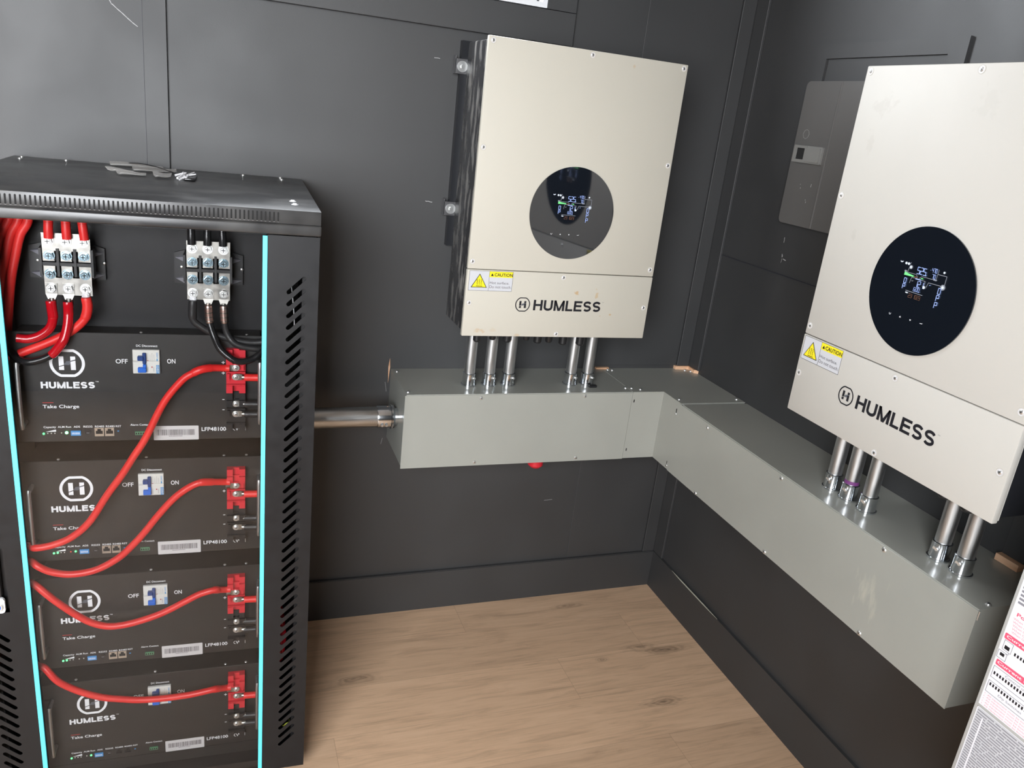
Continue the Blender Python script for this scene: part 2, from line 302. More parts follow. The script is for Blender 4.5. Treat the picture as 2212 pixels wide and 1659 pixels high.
def thing(name, label, cat, loc=(0, 0, 0), rz=0, group=None):
    o = bpy.data.objects.new(name, None); COL.objects.link(o); o.location = loc; o.rotation_euler = (0, 0, rz); o.empty_display_size = 0.05
    return tag(o, label, cat, group)
def struct(name, mb, mats, label=None, cat='wall', parent=None, smooth=False):
    o = mb.build(name, mats, parent, smooth)
    if not parent:
        o['kind'] = 'structure'; o['category'] = cat
        if label: o['label'] = label
    return o
def stadium(x0, z0, x1, z1, r, n=5):
    a = math.atan2(z1-z0, x1-x0); out = []
    for k in range(n+1): t = a+PI/2+PI*k/n; out.append((x0+r*math.cos(t), z0+r*math.sin(t)))
    for k in range(n+1): t = a-PI/2+PI*k/n; out.append((x1+r*math.cos(t), z1+r*math.sin(t)))
    return out
def circ(x, z, r, n=32): return [(x+r*math.cos(2*PI*k/n), z+r*math.sin(2*PI*k/n)) for k in range(n)]
def rrect(x0, x1, z0, z1, r, n=5):
    out = []
    for (cx, cz, a0) in ((x1-r, z1-r, 0), (x0+r, z1-r, PI/2), (x0+r, z0+r, PI), (x1-r, z0+r, 1.5*PI)):
        for k in range(n+1): a = a0+PI/2*k/n; out.append((cx+r*math.cos(a), cz+r*math.sin(a)))
    return out
def smooth_path(P, n=8):
    P = [Vector(p) for p in P]; P = [P[0]*2-P[1]]+P+[P[-1]*2-P[-2]]; out = []
    for i in range(1, len(P)-2):
        a, b, c, d = P[i-1:i+3]
        for k in range(n):
            t = k/n; out.append(0.5*((2*b)+(c-a)*t+(2*a-5*b+4*c-d)*t*t+(3*b-a-3*c+d)*t*t*t))
    out.append(P[-2]); return out
def screw_geo(mb, x, y, z, r=0.005, h=0.002, m=0, m2=None, ax='y', sgn=-1):
    """pan head with a cross recess; sticks out along sgn*axis"""
    def T(p):
        a, b, c = p
        if ax == 'y': return (x+a, y+sgn*c, z+b)
        if ax == 'x': return (x+sgn*c, y+a, z+b)
        return (x+a, y+b, z+sgn*c)
    prof = [(r, 0), (r, h*0.35), (r*0.8, h*0.8), (r*0.45, h), ]; n = 14; v = []; f = []
    for (rr, hh) in prof: v += [(rr*math.cos(2*PI*k/n), rr*math.sin(2*PI*k/n), hh) for k in range(n)]
    for i in range(len(prof)-1):
        for k in range(n): a = i*n+k; b = i*n+(k+1) % n; f.append((a, b, b+n, a+n))
    f.append(tuple((len(prof)-1)*n+k for k in range(n)))
    mb.add(v, f, m, T)
    if m2 is not None:
        a = r*0.38; w = r*0.1
        mb.add([(-a, -w, h*1.03), (a, -w, h*1.03), (a, w, h*1.03), (-a, w, h*1.03)], [(0, 1, 2, 3)], m2, T)
        mb.add([(-w, -a, h*1.03), (w, -a, h*1.03), (w, a, h*1.03), (-w, a, h*1.03)], [(0, 1, 2, 3)], m2, T)

# ------------------------------------------------------------------ the room
X0, Y0, Z1 = ROOM['x0'], ROOM['y0'], ROOM['z1']; WT = 0.15
w = WIN; b = MB(); B0 = 0.008
b.box(X0-WT, w['x0'], B0, B0+WT, 0, Z1); b.box(w['x1'], WT, B0, B0+WT, 0, Z1); b.box(w['x0'], w['x1'], B0, B0+WT, 0, w['z0']); b.box(w['x0'], w['x1'], B0, B0+WT, w['z1'], Z1)
struct('wall_back', b, 'wall', 'dark grey painted panelled wall behind the cabinet and the left inverter')
b = MB(); b.box(B0, B0+WT, Y0-WT, B0, 0, Z1); struct('wall_right', b, 'wall', 'dark grey painted wall carrying the right inverter and breaker panel')
d = DAY; b = MB(); b.box(X0-WT, X0, Y0-WT, B0, 0, Z1); struct('wall_left', b, 'wall', 'dark grey left wall')
b = MB(); b.box(X0, d['x0'], Y0-WT, Y0, 0, Z1); b.box(d['x1'], B0, Y0-WT, Y0, 0, Z1); b.box(d['x0'], d['x1'], Y0-WT, Y0, d['z1'], Z1); b.box(d['x0'], d['x1'], Y0-WT, Y0, 0, d['z0'])
struct('wall_front', b, 'wall', 'dark grey wall with the large opening')
b = MB(); b.box(X0-WT, B0+WT, Y0-WT, B0+WT, -0.1, 0); struct('floor', b, 'floor', 'wood look laminate plank floor', 'floor')
b = MB(); b.box(X0-WT, B0+WT, Y0-WT, B0+WT, Z1, Z1+0.1); struct('ceiling', b, 'ceiling', 'plain ceiling', 'ceiling')
b = MB(); b.box(X0, -0.0, -0.004, B0, 0.0, 0.1385); b.box(X0, 0.0, -0.002, B0, 0.1385, 0.1411); struct('baseboard_back', b, 'wall', 'dark grey baseboard along the back wall', 'baseboard')
b = MB(); b.box(-0.002, B0, Y0, -0.004, 0.0, 0.1411); struct('baseboard_right', b, 'wall', 'dark grey baseboard along the right wall', 'baseboard')
# trim: battens, corner boards, window surround (thin boards on the wall panels)
def trimb(n, x0, x1, y0, y1, z0, z1, label, bev=0.0008):
    q = MB(); q.bbox(x0, x1, y0, y1, z0, z1, bev, 1); return struct('trim_%d' % n, q, 'wall', label, 'trim')
trimb(1, -1.6425, -1.5915, -0.001, B0, 0.1415, 2.60, 'flat batten on the back wall above the cabinet')
q = MB(); q.box(-1.6440, -1.6426, 0.0072, B0, 0.1415, 2.60); struct('trim_15', q, 'gasket', 'dark joint at the left of the batten', 'trim')
trimb(2, -0.0445, -0.0005, -0.0005, B0, 0.853, Z1, 'corner board on the back wall above the wireway')
trimb(3, 0.0, B0, -0.0575, B0-0.0005, 0.853, Z1, 'corner board on the right wall above the wireway')
trimb(4, -0.0445, -0.0005, -0.0005, B0, 0.1415, 0.622, 'corner board on the back wall below the wireway')
trimb(5, 0.0, B0, -0.0575, B0-0.0005, 0.1415, 0.622, 'corner board on the right wall below the wireway')
trimb(6, -1.5905, -0.568, -0.007, B0, 1.776, w['z0']-0.014, 'flat board under the window')
trimb(7, -0.6535, -0.568, -0.007, B0, w['z0']-0.013, 2.60, 'flat board at the right of the window')
trimb(8, -1.5905, w['x0']-0.013, -0.007, B0, w['z0']-0.013, 2.60, 'flat board at the left of the window')
trimb(9, w['x0']-0.012, -0.6545, -0.007, B0, w['z1']+0.013, 2.60, 'flat board over the window')
trimb(10, -0.3445, -0.0460, 0.0055, B0, 0.1415, 0.622, 'wall panel right of the joint, below the wireway')
trimb(11, -0.3445, -0.0460, 0.0055, B0, 0.853, 2.60, 'wall panel right of the joint, above the wireway')
trimb(12, 0.0, B0, -1.300, -1.255, 0.1415, Z1-0.02, 'batten on the right wall behind the grey enclosure')
trimb(13, 0.0, B0, -1.2515, -1.2030, 0.8560, Z1-0.02, 'batten on the right wall cut off above the wireway')
b = MB(); b.box(0.0035, B0, -1.20, -0.0585, 1.2395, 1.2410); struct('trim_14', b, 'gasket', 'thin dark horizontal line across the right wall', 'trim')  # thin dark strip running level from the corner board to the batten
# where trim was sawn away for the wireway the wood is bare
def wood(pts, z0, z1, label, y=0):
    q = MB(); q.fill([pts], z1-z0, 0, lambda p: (p[0], p[1], (z0+z1)/2+p[2])); o = q.build('bare_wood_edge', 'raw_wood', None, False); return tag(o, label, 'wood')
wood([(-0.053, -0.006), (-0.004, -0.007), (-0.006, -0.045), (0.0075, -0.052), (0.0075, 0.0075), (-0.053, 0.0075)], 0.8416, 0.8528, 'bare sawn wood of the corner boards where they meet the wireway')
wood([(-0.345, -0.003), (-0.300, -0.004), (-0.298, 0.0075), (-0.345, 0.0075)], 0.8416, 0.8470, 'small bare wood strip on the wireway right of the conduits')
wood([(-0.014, -1.2525), (-0.014, -1.2020), (0.0075, -1.2020), (0.0075, -1.2525)], 0.8416, 0.8560, 'bare sawn batten end behind the rear conduits at the right')
q = MB(); q.add([(-1.0165, 0.0072, .790), (-1.0145, .0040, .815), (-1.0105, .0040, .850), (-1.0135, .0055, .880), (-1.0190, .0072, .850), (-1.0185, .0060, .815), (-1.0165, 0.0078, .790), (-1.0105, .0078, .850), (-1.0135, .0078, .880), (-1.019, .0078, .850)],
    [(0, 1, 5), (1, 2, 4, 5), (2, 3, 4), (1, 0, 6), (1, 6, 7, 2), (2, 7, 8, 3), (3, 8, 9, 4), (4, 9, 6, 0, 5)])
q.v = [(-1.0150+(x+1.0150)*.55, y, .835+(z-.835)*.85) for x, y, z in q.v]
tag(q.build('wood_splinter', 'raw_wood', None, False), 'pale torn wood splinter on the back wall at the wireway end', 'wood')
def scuff(name, lst, plane, label):
    q = MB()
    for (a0, z0, a1, z1, ww) in lst:
        n = 5; pts = [(a0+(a1-a0)*i/n+random.uniform(-ww, ww)*.4, z0+(z1-z0)*i/n+random.uniform(-ww, ww)*.4) for i in range(n+1)]
        for (p, s_) in zip(pts, pts[1:]):
            dx, dz = s_[0]-p[0], s_[1]-p[1]; l = math.hypot(dx, dz) or 1; ox, oz = -dz/l*ww/2, dx/l*ww/2
            quad = [(p[0]+ox, p[1]+oz), (p[0]-ox, p[1]-oz), (s_[0]-ox*.6, s_[1]-oz*.6), (s_[0]+ox*.6, s_[1]+oz*.6)]
            if plane == 'b': q.add([(x, B0-0.0006, z) for x, z in quad], [(0, 1, 2, 3)])
            elif plane == 'r': q.add([(B0-0.0006, x, z) for x, z in quad], [(0, 1, 2, 3)])
            else: q.add([(-0.0136, x, z) for x, z in quad], [(0, 1, 2, 3)])
    return tag(q.build(name, 'scuff', None, False), label, 'scuff', kind='stuff')
scuff('paint_scuff', [(-.947, 1.7015, -.931, 1.7009, .002), (-.943, 1.331, -.924, 1.330, .0022), (-1.024, .800, -1.019, .770, .001), (-1.022, .620, -1.026, .60, .001), (-.262, .248, -.250, .244, .003), (-.46, .372, -.43, .374, .0012), (-1.705, 1.7186, -1.652, 1.678, .0022), (-1.735, 1.765, -1.705, 1.7186, .002)], 'b', 'small pale scuffs in the paint of the back wall')
scuff('paint_scuff', [(-.3328, 1.342, -.333, 1.328, .002), (-.338, 1.296, -.341, 1.287, .004), (-.345, 1.284, -.357, 1.283, .0025), (-.34, 1.285, -.339, 1.272, .001)], 'r', 'small pale scuffs in the paint under the breaker panel')
# caulk runs
q = MB(); q.tube([(-0.001, -0.135, .1412), (-0.002, -0.20, .1416), (-0.002, -0.34, .1418), (-0.001, -0.42, .1412)], .0018, 6, rs=[.0006, .0022, .002, .0006]); tag(q.build('caulk_bead', 'filler', None), 'pale caulk smear along the right baseboard top', 'caulk')
# window
wp = thing('window_1', 'white framed window high on the back wall', 'window', (0, 0, 0)); wp['kind'] = 'structure'
q = MB(); t = 0.022
q.box(w['x0']-.012, w['x1']+.012, -0.009, 0.02, w['z0']-.012, w['z0']+.001); q.box(w['x0']-.012, w['x1']+.012, -0.009, 0.02, w['z1']-.001, w['z1']+.012)
q.box(w['x0']-.012, w['x0']+.001, -0.009, 0.02, w['z0']+.001, w['z1']-.001); q.box(w['x1']-.001, w['x1']+.012, -0.009, 0.02, w['z0']+.001, w['z1']-.001)
for (x0, x1, z0, z1) in ((w['x0'], w['x1'], w['z0'], w['z0']+t), (w['x0'], w['x1'], w['z1']-t, w['z1']), (w['x0'], w['x0']+t, w['z0']+t, w['z1']-t), (w['x1']-t, w['x1'], w['z0']+t, w['z1']-t)):
    q.box(x0, x1, 0.045, 0.085, z0, z1)
q.build('window_frame', 'window_white', wp, False)
q = MB(); g = 0.006; e = t
for (x0, x1, z0, z1) in ((w['x0']+e, w['x1']-e, w['z0']+e, w['z0']+e+g), (w['x0']+e, w['x1']-e, w['z1']-e-g, w['z1']-e), (w['x0']+e, w['x0']+e+g, w['z0']+e, w['z1']-e), (w['x1']-e-g, w['x1']-e, w['z0']+e, w['z1']-e)): q.box(x0, x1, 0.055, 0.070, z0, z1)
q.build('gasket', 'gasket', wp, False)
q = MB(); q.box(w['x0']+e, w['x1']-e, 0.061, 0.064, w['z0']+e, w['z1']-e); q.build('window_pane', 'pane', wp, False)

# ------------------------------------------------------------------ wireway along both walls
GT, GB, GD = 0.8414, 0.6231, 0.2151; GX0 = -1.0119; EX = -0.3215; EY = -0.3174; GY1 = -1.3406; WB = B0-0.0008
def gscrews(lst, parent, ax, depth=GD):
    for (a, z) in lst:
        q = MB()
        if ax == 'y': screw_geo(q, a, -depth-0.0014, z, .0050, .0026, 0, 1, 'y', -1); q.plate([stadium(a-.014, z+.001, a-.006, z+.0008, .0030)], -depth-.0013, .0003, 2) if z > .7 else None
        elif ax == 'x': screw_geo(q, -depth-0.0014, a, z, .0054, .0028, 0, 1, 'x', -1); q.fill([stadium(a+.006, z+.0008, a+.014, z+.001, .0032)], .0003, 2, lambda p: (-depth-.0015+p[2], p[0], p[1]))
        q.build('screw', ['zinc', 'gutter_dark', 'gutter'], parent)
def topscrews(lst, parent, z=GT):
    for (x, y) in lst:
        q = MB(); screw_geo(q, x, y, z, .0048, .0038, 0, 1, 'z', 1); q.cyl((x, y, z-.001), (x, y, z+.0008), .0055, m=0, n=14); q.build('screw', ['zinc', 'gutter_dark'], parent)
wl = thing('wireway_trough', 'grey steel wireway on the back wall below the left inverter', 'wireway', (0, 0, 0))
q = MB(); q.box(GX0+.002, EX, -GD+.001, WB, GB+.0008, GT); q.build('trough', 'gutter', wl, False)
q = MB(); q.bbox(GX0-.002, EX-.0005, -GD-.0013, -GD+.0009, GB, GT-.0022, .0004, 1); q.build('cover', 'gutter', wl, False)
gscrews([(-.7985, .8295), (-.4790, .8310), (-.7996, .6338), (-.4804, .6340)], wl, 'y'); topscrews([(-1.0020, -.1950), (-.9975, -.0216), (-.3297, -.1811)], wl)
we = thing('wireway_elbow', 'grey steel wireway elbow in the room corner', 'wireway', (0, 0, 0))
pl = [(EX+.0006, -GD), (-GD, -GD), (-GD, EY+.001), (WB, EY+.001), (WB, WB), (EX+.0006, WB)]
q = MB(); q.fill([pl], GT-GB-.003, 0, lambda p: (p[0], p[1], (GT+GB)/2+p[2])); q.build('elbow_body', 'gutter', we, False)
q = MB(); q.fill([[(EX+.0002, -GD-.0016), (-GD-.0016, -GD-.0016), (-GD-.0016, EY-.0005), (WB, EY-.0005), (WB, WB), (EX+.0002, WB)]], .0012, 0, lambda p: (p[0], p[1], GT+.0001+p[2])); q.build('lid', 'gutter', we, False)
for st in (stadium(-.3133, .8095, -.3131, .8160, .0017), stadium(-.3121, .6503, -.3119, .6565, .0015)): q = MB(); q.plate([st], -GD-.0002, .0004); q.build('slot', 'gutter_dark', we, False)
for st in (stadium(-.2985, .8080, -.2985, .8170, .0017), stadium(-.2985, .6410, -.2985, .6480, .0013)): q = MB(); q.fill([st], .0004, 0, lambda p: (-GD-.0003+p[2], p[0], p[1])); q.build('slot', 'gutter_dark', we, False)
for (a, z) in ((-.2995, .8020), (-.3005, .6350)):
    q = MB(); screw_geo(q, -GD, a, z, .0040, .003, 0, 1, 'x', -1); q.build('screw', ['zinc', 'gutter_dark'], we)
topscrews([(-.3113, -.1851), (-.2874, -.1965), (-.2050, -.2860), (-.0075, -.2930), (-.0235, -.0180), (-.0074, -.0281), (-.3080, -.0110), (-.2935, -.0150)], we, GT+.0006)
wr = thing('wireway_trough', 'long grey steel wireway on the right wall below the right inverter', 'wireway', (0, 0, 0))
q = MB(); q.box(-GD+.001, WB, GY1+.001, EY-.0085, GB+.0008, GT-.0004); q.build('trough', 'gutter', wr, False)
q = MB(); q.bbox(-GD-.0013, -GD+.0009, GY1, EY+.010, GB, GT-.0030, .0004, 1); q.build('cover', 'gutter', wr, False)
q = MB(); q.box(-GD+.003, WB, EY-.0084, EY-.0008, GT-.030, GT-.0060); q.build('joint_gap', 'gutter_dark', wr, False)
gscrews([(-.4630, .8261), (-.4688, .6278), (-.7868, .8298), (-.7892, .6288), (-1.1180, .8305), (-1.1174, .6290)], wr, 'x'); topscrews([(-.1819, -1.3306)], wr, GT-.0004)
q = MB(); q.cyl((-.2128, GY1-.0005, GT-.004), (-.2128, GY1-.0005, GT-.022), .0012, n=8); q.build('hinge_pin', 'zinc', wr)
q = MB(); q.add([(-.18, GY1-.0003, .6228), (-.18, GY1-.0003, .6228)], [])
# smears of dried cleaner on the cover
mm = M['gutter'].copy(); mm.name = 'grey_enamel_smeared'; M['gutter_smear'] = mm
bb = mm.node_tree.nodes['Principled BSDF']; srcc = bb.inputs['Base Color'].links[0].from_socket
tcn = N(mm, 'ShaderNodeTexCoord'); mpn = N(mm, 'ShaderNodeMapping'); mpn.inputs['Scale'].default_value = (0, 1/.05, 1/.075); mpn.inputs['Location'].default_value = (0, 1.105/.05, -.730/.075); L(mm, tcn.outputs['Object'], mpn.inputs[0])
lnn = N(mm, 'ShaderNodeVectorMath', operation='LENGTH'); L(mm, mpn.outputs[0], lnn.inputs[0])
nsn = N(mm, 'ShaderNodeTexNoise'); nsn.inputs['Scale'].default_value = 1.0; nsn.inputs['Detail'].default_value = 8; mp2 = N(mm, 'ShaderNodeMapping'); mp2.inputs['Scale'].default_value = (30, 60, 18); L(mm, tcn.outputs['Object'], mp2.inputs[0]); L(mm, mp2.outputs[0], nsn.inputs['Vector'])
a1 = N(mm, 'ShaderNodeMath', operation='MULTIPLY_ADD'); L(mm, nsn.outputs[0], a1.inputs[0]); a1.inputs[1].default_value = 3.0; a1.inputs[2].default_value = -0.85
a2 = N(mm, 'ShaderNodeMath', operation='SUBTRACT'); L(mm, a1.outputs[0], a2.inputs[0]); L(mm, lnn.outputs['Value'], a2.inputs[1]); a3 = N(mm, 'ShaderNodeMath', operation='MULTIPLY'); a3.use_clamp = True; L(mm, a2.outputs[0], a3.inputs[0]); a3.inputs[1].default_value = 1.6
mxn = N(mm, 'ShaderNodeMix', data_type='RGBA'); L(mm, a3.outputs[0], mxn.inputs[0]); L(mm, srcc, mxn.inputs[6]); mxn.inputs[7].default_value = (.43, .425, .365, 1); L(mm, mxn.outputs[2], bb.inputs['Base Color'])
for ch in wr.children:
    if ch.name.startswith('cover'): ch.data.materials[0] = mm

# ------------------------------------------------------------------ conduits
def conduit(x, y, z0, z1, r, label, group, screw_dir, mark=None):
    c = thing('conduit', label, 'conduit', (x, y, z0), 0, group)
    q = MB(); q.tube([(0, 0, .028), (0, 0, z1-z0)], r, 28); q.build('pipe', 'steel', c)
    q = MB(); k = r+.0026; q.tube([(0, 0, .0002), (0, 0, .004), (0, 0, .0042), (0, 0, .010), (0, 0, .034), (0, 0, .037), (0, 0, .038)], k, 28, rs=[k+.0035, k+.0035, k+.0012, k+.0003, k, k+.0006, k-.001])
    q.build('connector', 'chrome', c)
    q = MB(); d_ = Vector((math.cos(screw_dir), math.sin(screw_dir), 0)); s0 = d_*(k-.001)+Vector((0, 0, .026)); q.cyl(s0, s0+d_*.006, .0042, .0036, 10); q.cyl(s0+d_*.006, s0+d_*.008, .0030, .0030, 6)
    s1 = d_*(k-.001)+Vector((d_.y*.006, -d_.x*.006, .026)); q.cyl(s1, s1+d_*.0035, .0028, .0028, 8); q.build('set_screw', 'zinc', c)
    q = MB(); q.tube([(0, 0, z1-z0-.018), (0, 0, z1-z0-.0006)], r+.0022, 24); q.build('top_fitting', 'chrome', c)
    if mark: q = MB(); q.tube([(0, 0, .0385), (0, 0, .047)], r+.0003, 24, caps=False); q.build('marker_band', 'purple', c)
CW = ['leftmost', 'second from left', 'third from left', 'fourth from left, right of the wide gap', 'rightmost']
for i, x in enumerate((-.8150, -.7550, -.6965, -.4985, -.4435)):
    conduit(x, -.140, GT+.0003, 1.0266, .0158, 'galvanised conduit under the left inverter, %s' % CW[i], 'conduits under the left inverter', -PI/2+.45)
CW2 = ['farthest from the camera', 'second one, purple mark above its connector', 'third one, left of the wide gap', 'fourth one, right of the wide gap', 'nearest to the camera']
for i, y in enumerate((-.868, -.922, -.980, -1.178, -1.232)):
    conduit(-.1400, y, GT, 1.0252, .0158, 'galvanised conduit under the right inverter, %s' % CW2[i], 'conduits under the right inverter', PI+.35, i == 1)
# horizontal conduit from the rack to the wireway
c = thing('conduit', 'thick horizontal steel conduit joining the cabinet and the wireway', 'conduit', (-1.0120, -.12, .741))
q = MB(); q.tube([(-.2715, 0, 0), (-.040, 0, 0)], .0290, 32); q.build('pipe', 'steel_x', c)
q = MB(); k = .0315; q.tube([(-.058, 0, 0), (-.055, 0, 0), (-.020, 0, 0), (-.019, 0, 0), (-.014, 0, 0), (-.013, 0, 0), (-.010, 0, 0), (-.009, 0, 0)], k, 32, rs=[k-.001, k, k, k+.003, k+.003, k-.001, k+.0015, k-.002]); q.build('connector', 'chrome', c)
q = MB(); q.tube([(-.014, 0, 0), (.0015, 0, 0)], .024, 24); q.build('threaded_end', 'chrome', c)
for dx in (-.046, -.034): q = MB(); q.cyl((dx, -.030, -.012), (dx, -.0345, -.014), .0040, .0036, 10); q.build('set_screw', 'zinc', c)
# red cap poking out below the wireway
q = MB(); q.cyl((-.560, -.105, .6229), (-.560, -.105, .5640), .026, .024, 16); q.cyl((-.560, -.105, .5640), (-.560, -.105, .5560), .024, .016, 16); tag(q.build('red_plug', 'red_plastic', None), 'red plug poking out under the back wireway', 'plug')
q = MB(); q.bbox(-.448, -.424, -.176, -.164, GT+.0004, GT+.0075, .001, 1); tag(q.build('black_tape_scrap', 'black_plastic', None), 'small black scrap at the foot of the rightmost left conduit', 'tape')

# ------------------------------------------------------------------ inverters (local: x right, y into wall, z up, origin bottom left front)
def seg7(mb, s, x, z, h, wd, y, m, slant=0.0, gap=None, lw=None, vert=False):
    S = {'0': 'abcdef', '1': 'bc', '2': 'abged', '3': 'abgcd', '4': 'fgbc', '5': 'afgcd', '6': 'afgedc', '7': 'abc', '8': 'abcdefg', '9': 'abfgcd', 'P': 'abfge', '-': 'g'}
    lw = lw or h*.085; gap = gap or wd*.28; cx = x; cz = z
    for ch in s:
        if ch in S:
            a = cx; bx = cx+wd; t_ = cz+h; md = cz+h/2
            P = {'a': ((a, t_), (bx, t_)), 'b': ((bx, t_), (bx, md)), 'c': ((bx, md), (bx, cz)), 'd': ((a, cz), (bx, cz)), 'e': ((a, md), (a, cz)), 'f': ((a, t_), (a, md)), 'g': ((a, md), (bx, md))}
            for k in S[ch]: mb.line([P[k][0], P[k][1]], lw, y, m)
        if ch == '.': mb.rect(cx-gap*.7, cx-gap*.7+lw*1.4, cz-lw*.5, cz+lw, y, m); continue
        if vert: cz -= h*1.22
        else: cx += wd+gap
def ribbon(mb, pts, w, y, m, d=.0004):
    n = len(pts); Lp = []; Rp = []
    for i, (x, z) in enumerate(pts):
        a = pts[max(i-1, 0)]; b_ = pts[min(i+1, n-1)]; dx, dz = b_[0]-a[0], b_[1]-a[1]; l = math.hypot(dx, dz) or 1; Lp.append((x-dz/l*w/2, y-d, z+dx/l*w/2)); Rp.append((x+dz/l*w/2, y-d, z-dx/l*w/2))
    mb.add(Lp+Rp, [(i, i+1, n+i+1, n+i) for i in range(n-1)], m)
def brand(mb, x0, x1, z0, z1, y, m, k=.19):
    adv = [('H', .74), ('U', .74), ('M', .88), ('L', .60), ('E', .68), ('S', .70), ('S', .70)]; gp = .10; tot = sum(a for _, a in adv)+gp*6; sx = (x1-x0)/tot; h = z1-z0; w = h*k*1.0; x = x0; d = .0004
    Rr = lambda a, b_, c_, e_: mb.box(a, b_, y-d, y, c_, e_, m)
    for ch, a in adv:
        e = x+a*sx; ww = w*1.12
        if ch == 'H': Rr(x, x+ww, z0, z1); Rr(e-ww, e, z0, z1); Rr(x+ww, e-ww, z0+h*.42, z0+h*.42+w)
        elif ch == 'U':
            rx = (e-x-ww)/2; cz = z0+h*.34; rz = h*.34-w/2; ribbon(mb, [(x+ww/2, z1), (x+ww/2, cz+h*.2)]+[(x+ww/2+rx-rx*math.cos(t*PI/12), cz-rz*math.sin(t*PI/12)) for t in range(13)]+[(e-ww/2, cz+h*.2), (e-ww/2, z1)], ww, y, m)
        elif ch == 'M':
            c_ = (x+e)/2; Rr(x, x+ww, z0, z1); Rr(e-ww, e, z0, z1); mb.plate([[(x+ww*.9, z1), (x+ww*.2, z1), (c_-ww*.55, z0), (c_+ww*.0, z0), (c_, z0+h*.25)]], y, d, m); mb.plate([[(e-ww*.2, z1), (e-ww*.9, z1), (c_, z0+h*.25), (c_, z0), (c_+ww*.55, z0)]], y, d, m)
        elif ch == 'L': Rr(x, x+ww, z0, z1); Rr(x+ww, e, z0, z0+w)
        elif ch == 'E': Rr(x, x+ww, z0, z1); Rr(x+ww, e, z0, z0+w); Rr(x+ww, e, z1-w, z1); Rr(x+ww, e-ww*.3, z0+h*.42, z0+h*.42+w)
        else:
            c_ = (x+e)/2; rx = (e-x-ww)/2; rz = (h-w)/4; P = []
            for t in range(0, 11): an = math.radians(20+t*22); P.append((c_+rx*math.cos(an), z1-w/2-rz+rz*math.sin(an)))
            P2 = []
            for t in range(0, 11): an = math.radians(70-t*22-0); P2.append((c_+rx*math.cos(an), z0+w/2+rz+rz*math.sin(an)))
            ribbon(mb, P+P2[0:1]+P2[1:], w*1.05, y, m)
        x = e+gp*sx
def logo(mb, x0, z0, w_, h_, y, m, mbolt, th):
    cx, cz = x0+w_/2, z0+h_/2
    def ring(k):
        R = w_/2-k; hh = h_/2-k; a0 = math.asin(min(1, hh/R)); out = []
        for i in range(13): a = -a0+2*a0*i/12; out.append((cx+R*math.cos(a), cz+R*math.sin(a)))
        for i in range(13): a = PI-a0+2*a0*i/12; out.append((cx+R*math.cos(a), cz+R*math.sin(a)))
        return out
    mb.plate([ring(0), ring(th)], y, .0004, m)
    bw, bh = w_*.14, h_*.49; xl = cx-w_*.235; xr = cx+w_*.095
    # split bars of the H with the bolt between them
    mb.add([(xl, y-.0004, cz+bh/2), (xl+bw, y-.0004, cz+bh/2), (xl+bw, y-.0004, cz-bh*.12), (xl, y-.0004, cz-bh*.22)], [(0, 3, 2, 1)], m)
    mb.add([(xl, y-.0004, cz-bh*.28), (xl+bw, y-.0004, cz-bh*.18), (xl+bw, y-.0004, cz-bh/2), (xl, y-.0004, cz-bh/2)], [(0, 3, 2, 1)], m)
    mb.add([(xr, y-.0004, cz+bh/2), (xr+bw, y-.0004, cz+bh/2), (xr+bw, y-.0004, cz+bh*.28), (xr, y-.0004, cz+bh*.18)], [(0, 3, 2, 1)], m)
    mb.add([(xr, y-.0004, cz+bh*.10), (xr+bw, y-.0004, cz+bh*.20), (xr+bw, y-.0004, cz-bh/2), (xr, y-.0004, cz-bh/2)], [(0, 3, 2, 1)], m)
    mb.plate([[(xl+bw*.1, cz-bh*.17), (cx-w_*.05, cz+bh*.02), (cx-w_*.03, cz+bh*.14), (cx+w_*.07, cz+bh*.16), (xr+bw, cz+bh*.26), (cx+w_*.12, cz+bh*.02), (cx+w_*.05, cz-bh*.14), (cx-w_*.06, cz-bh*.12)]], y, .0003, mbolt)
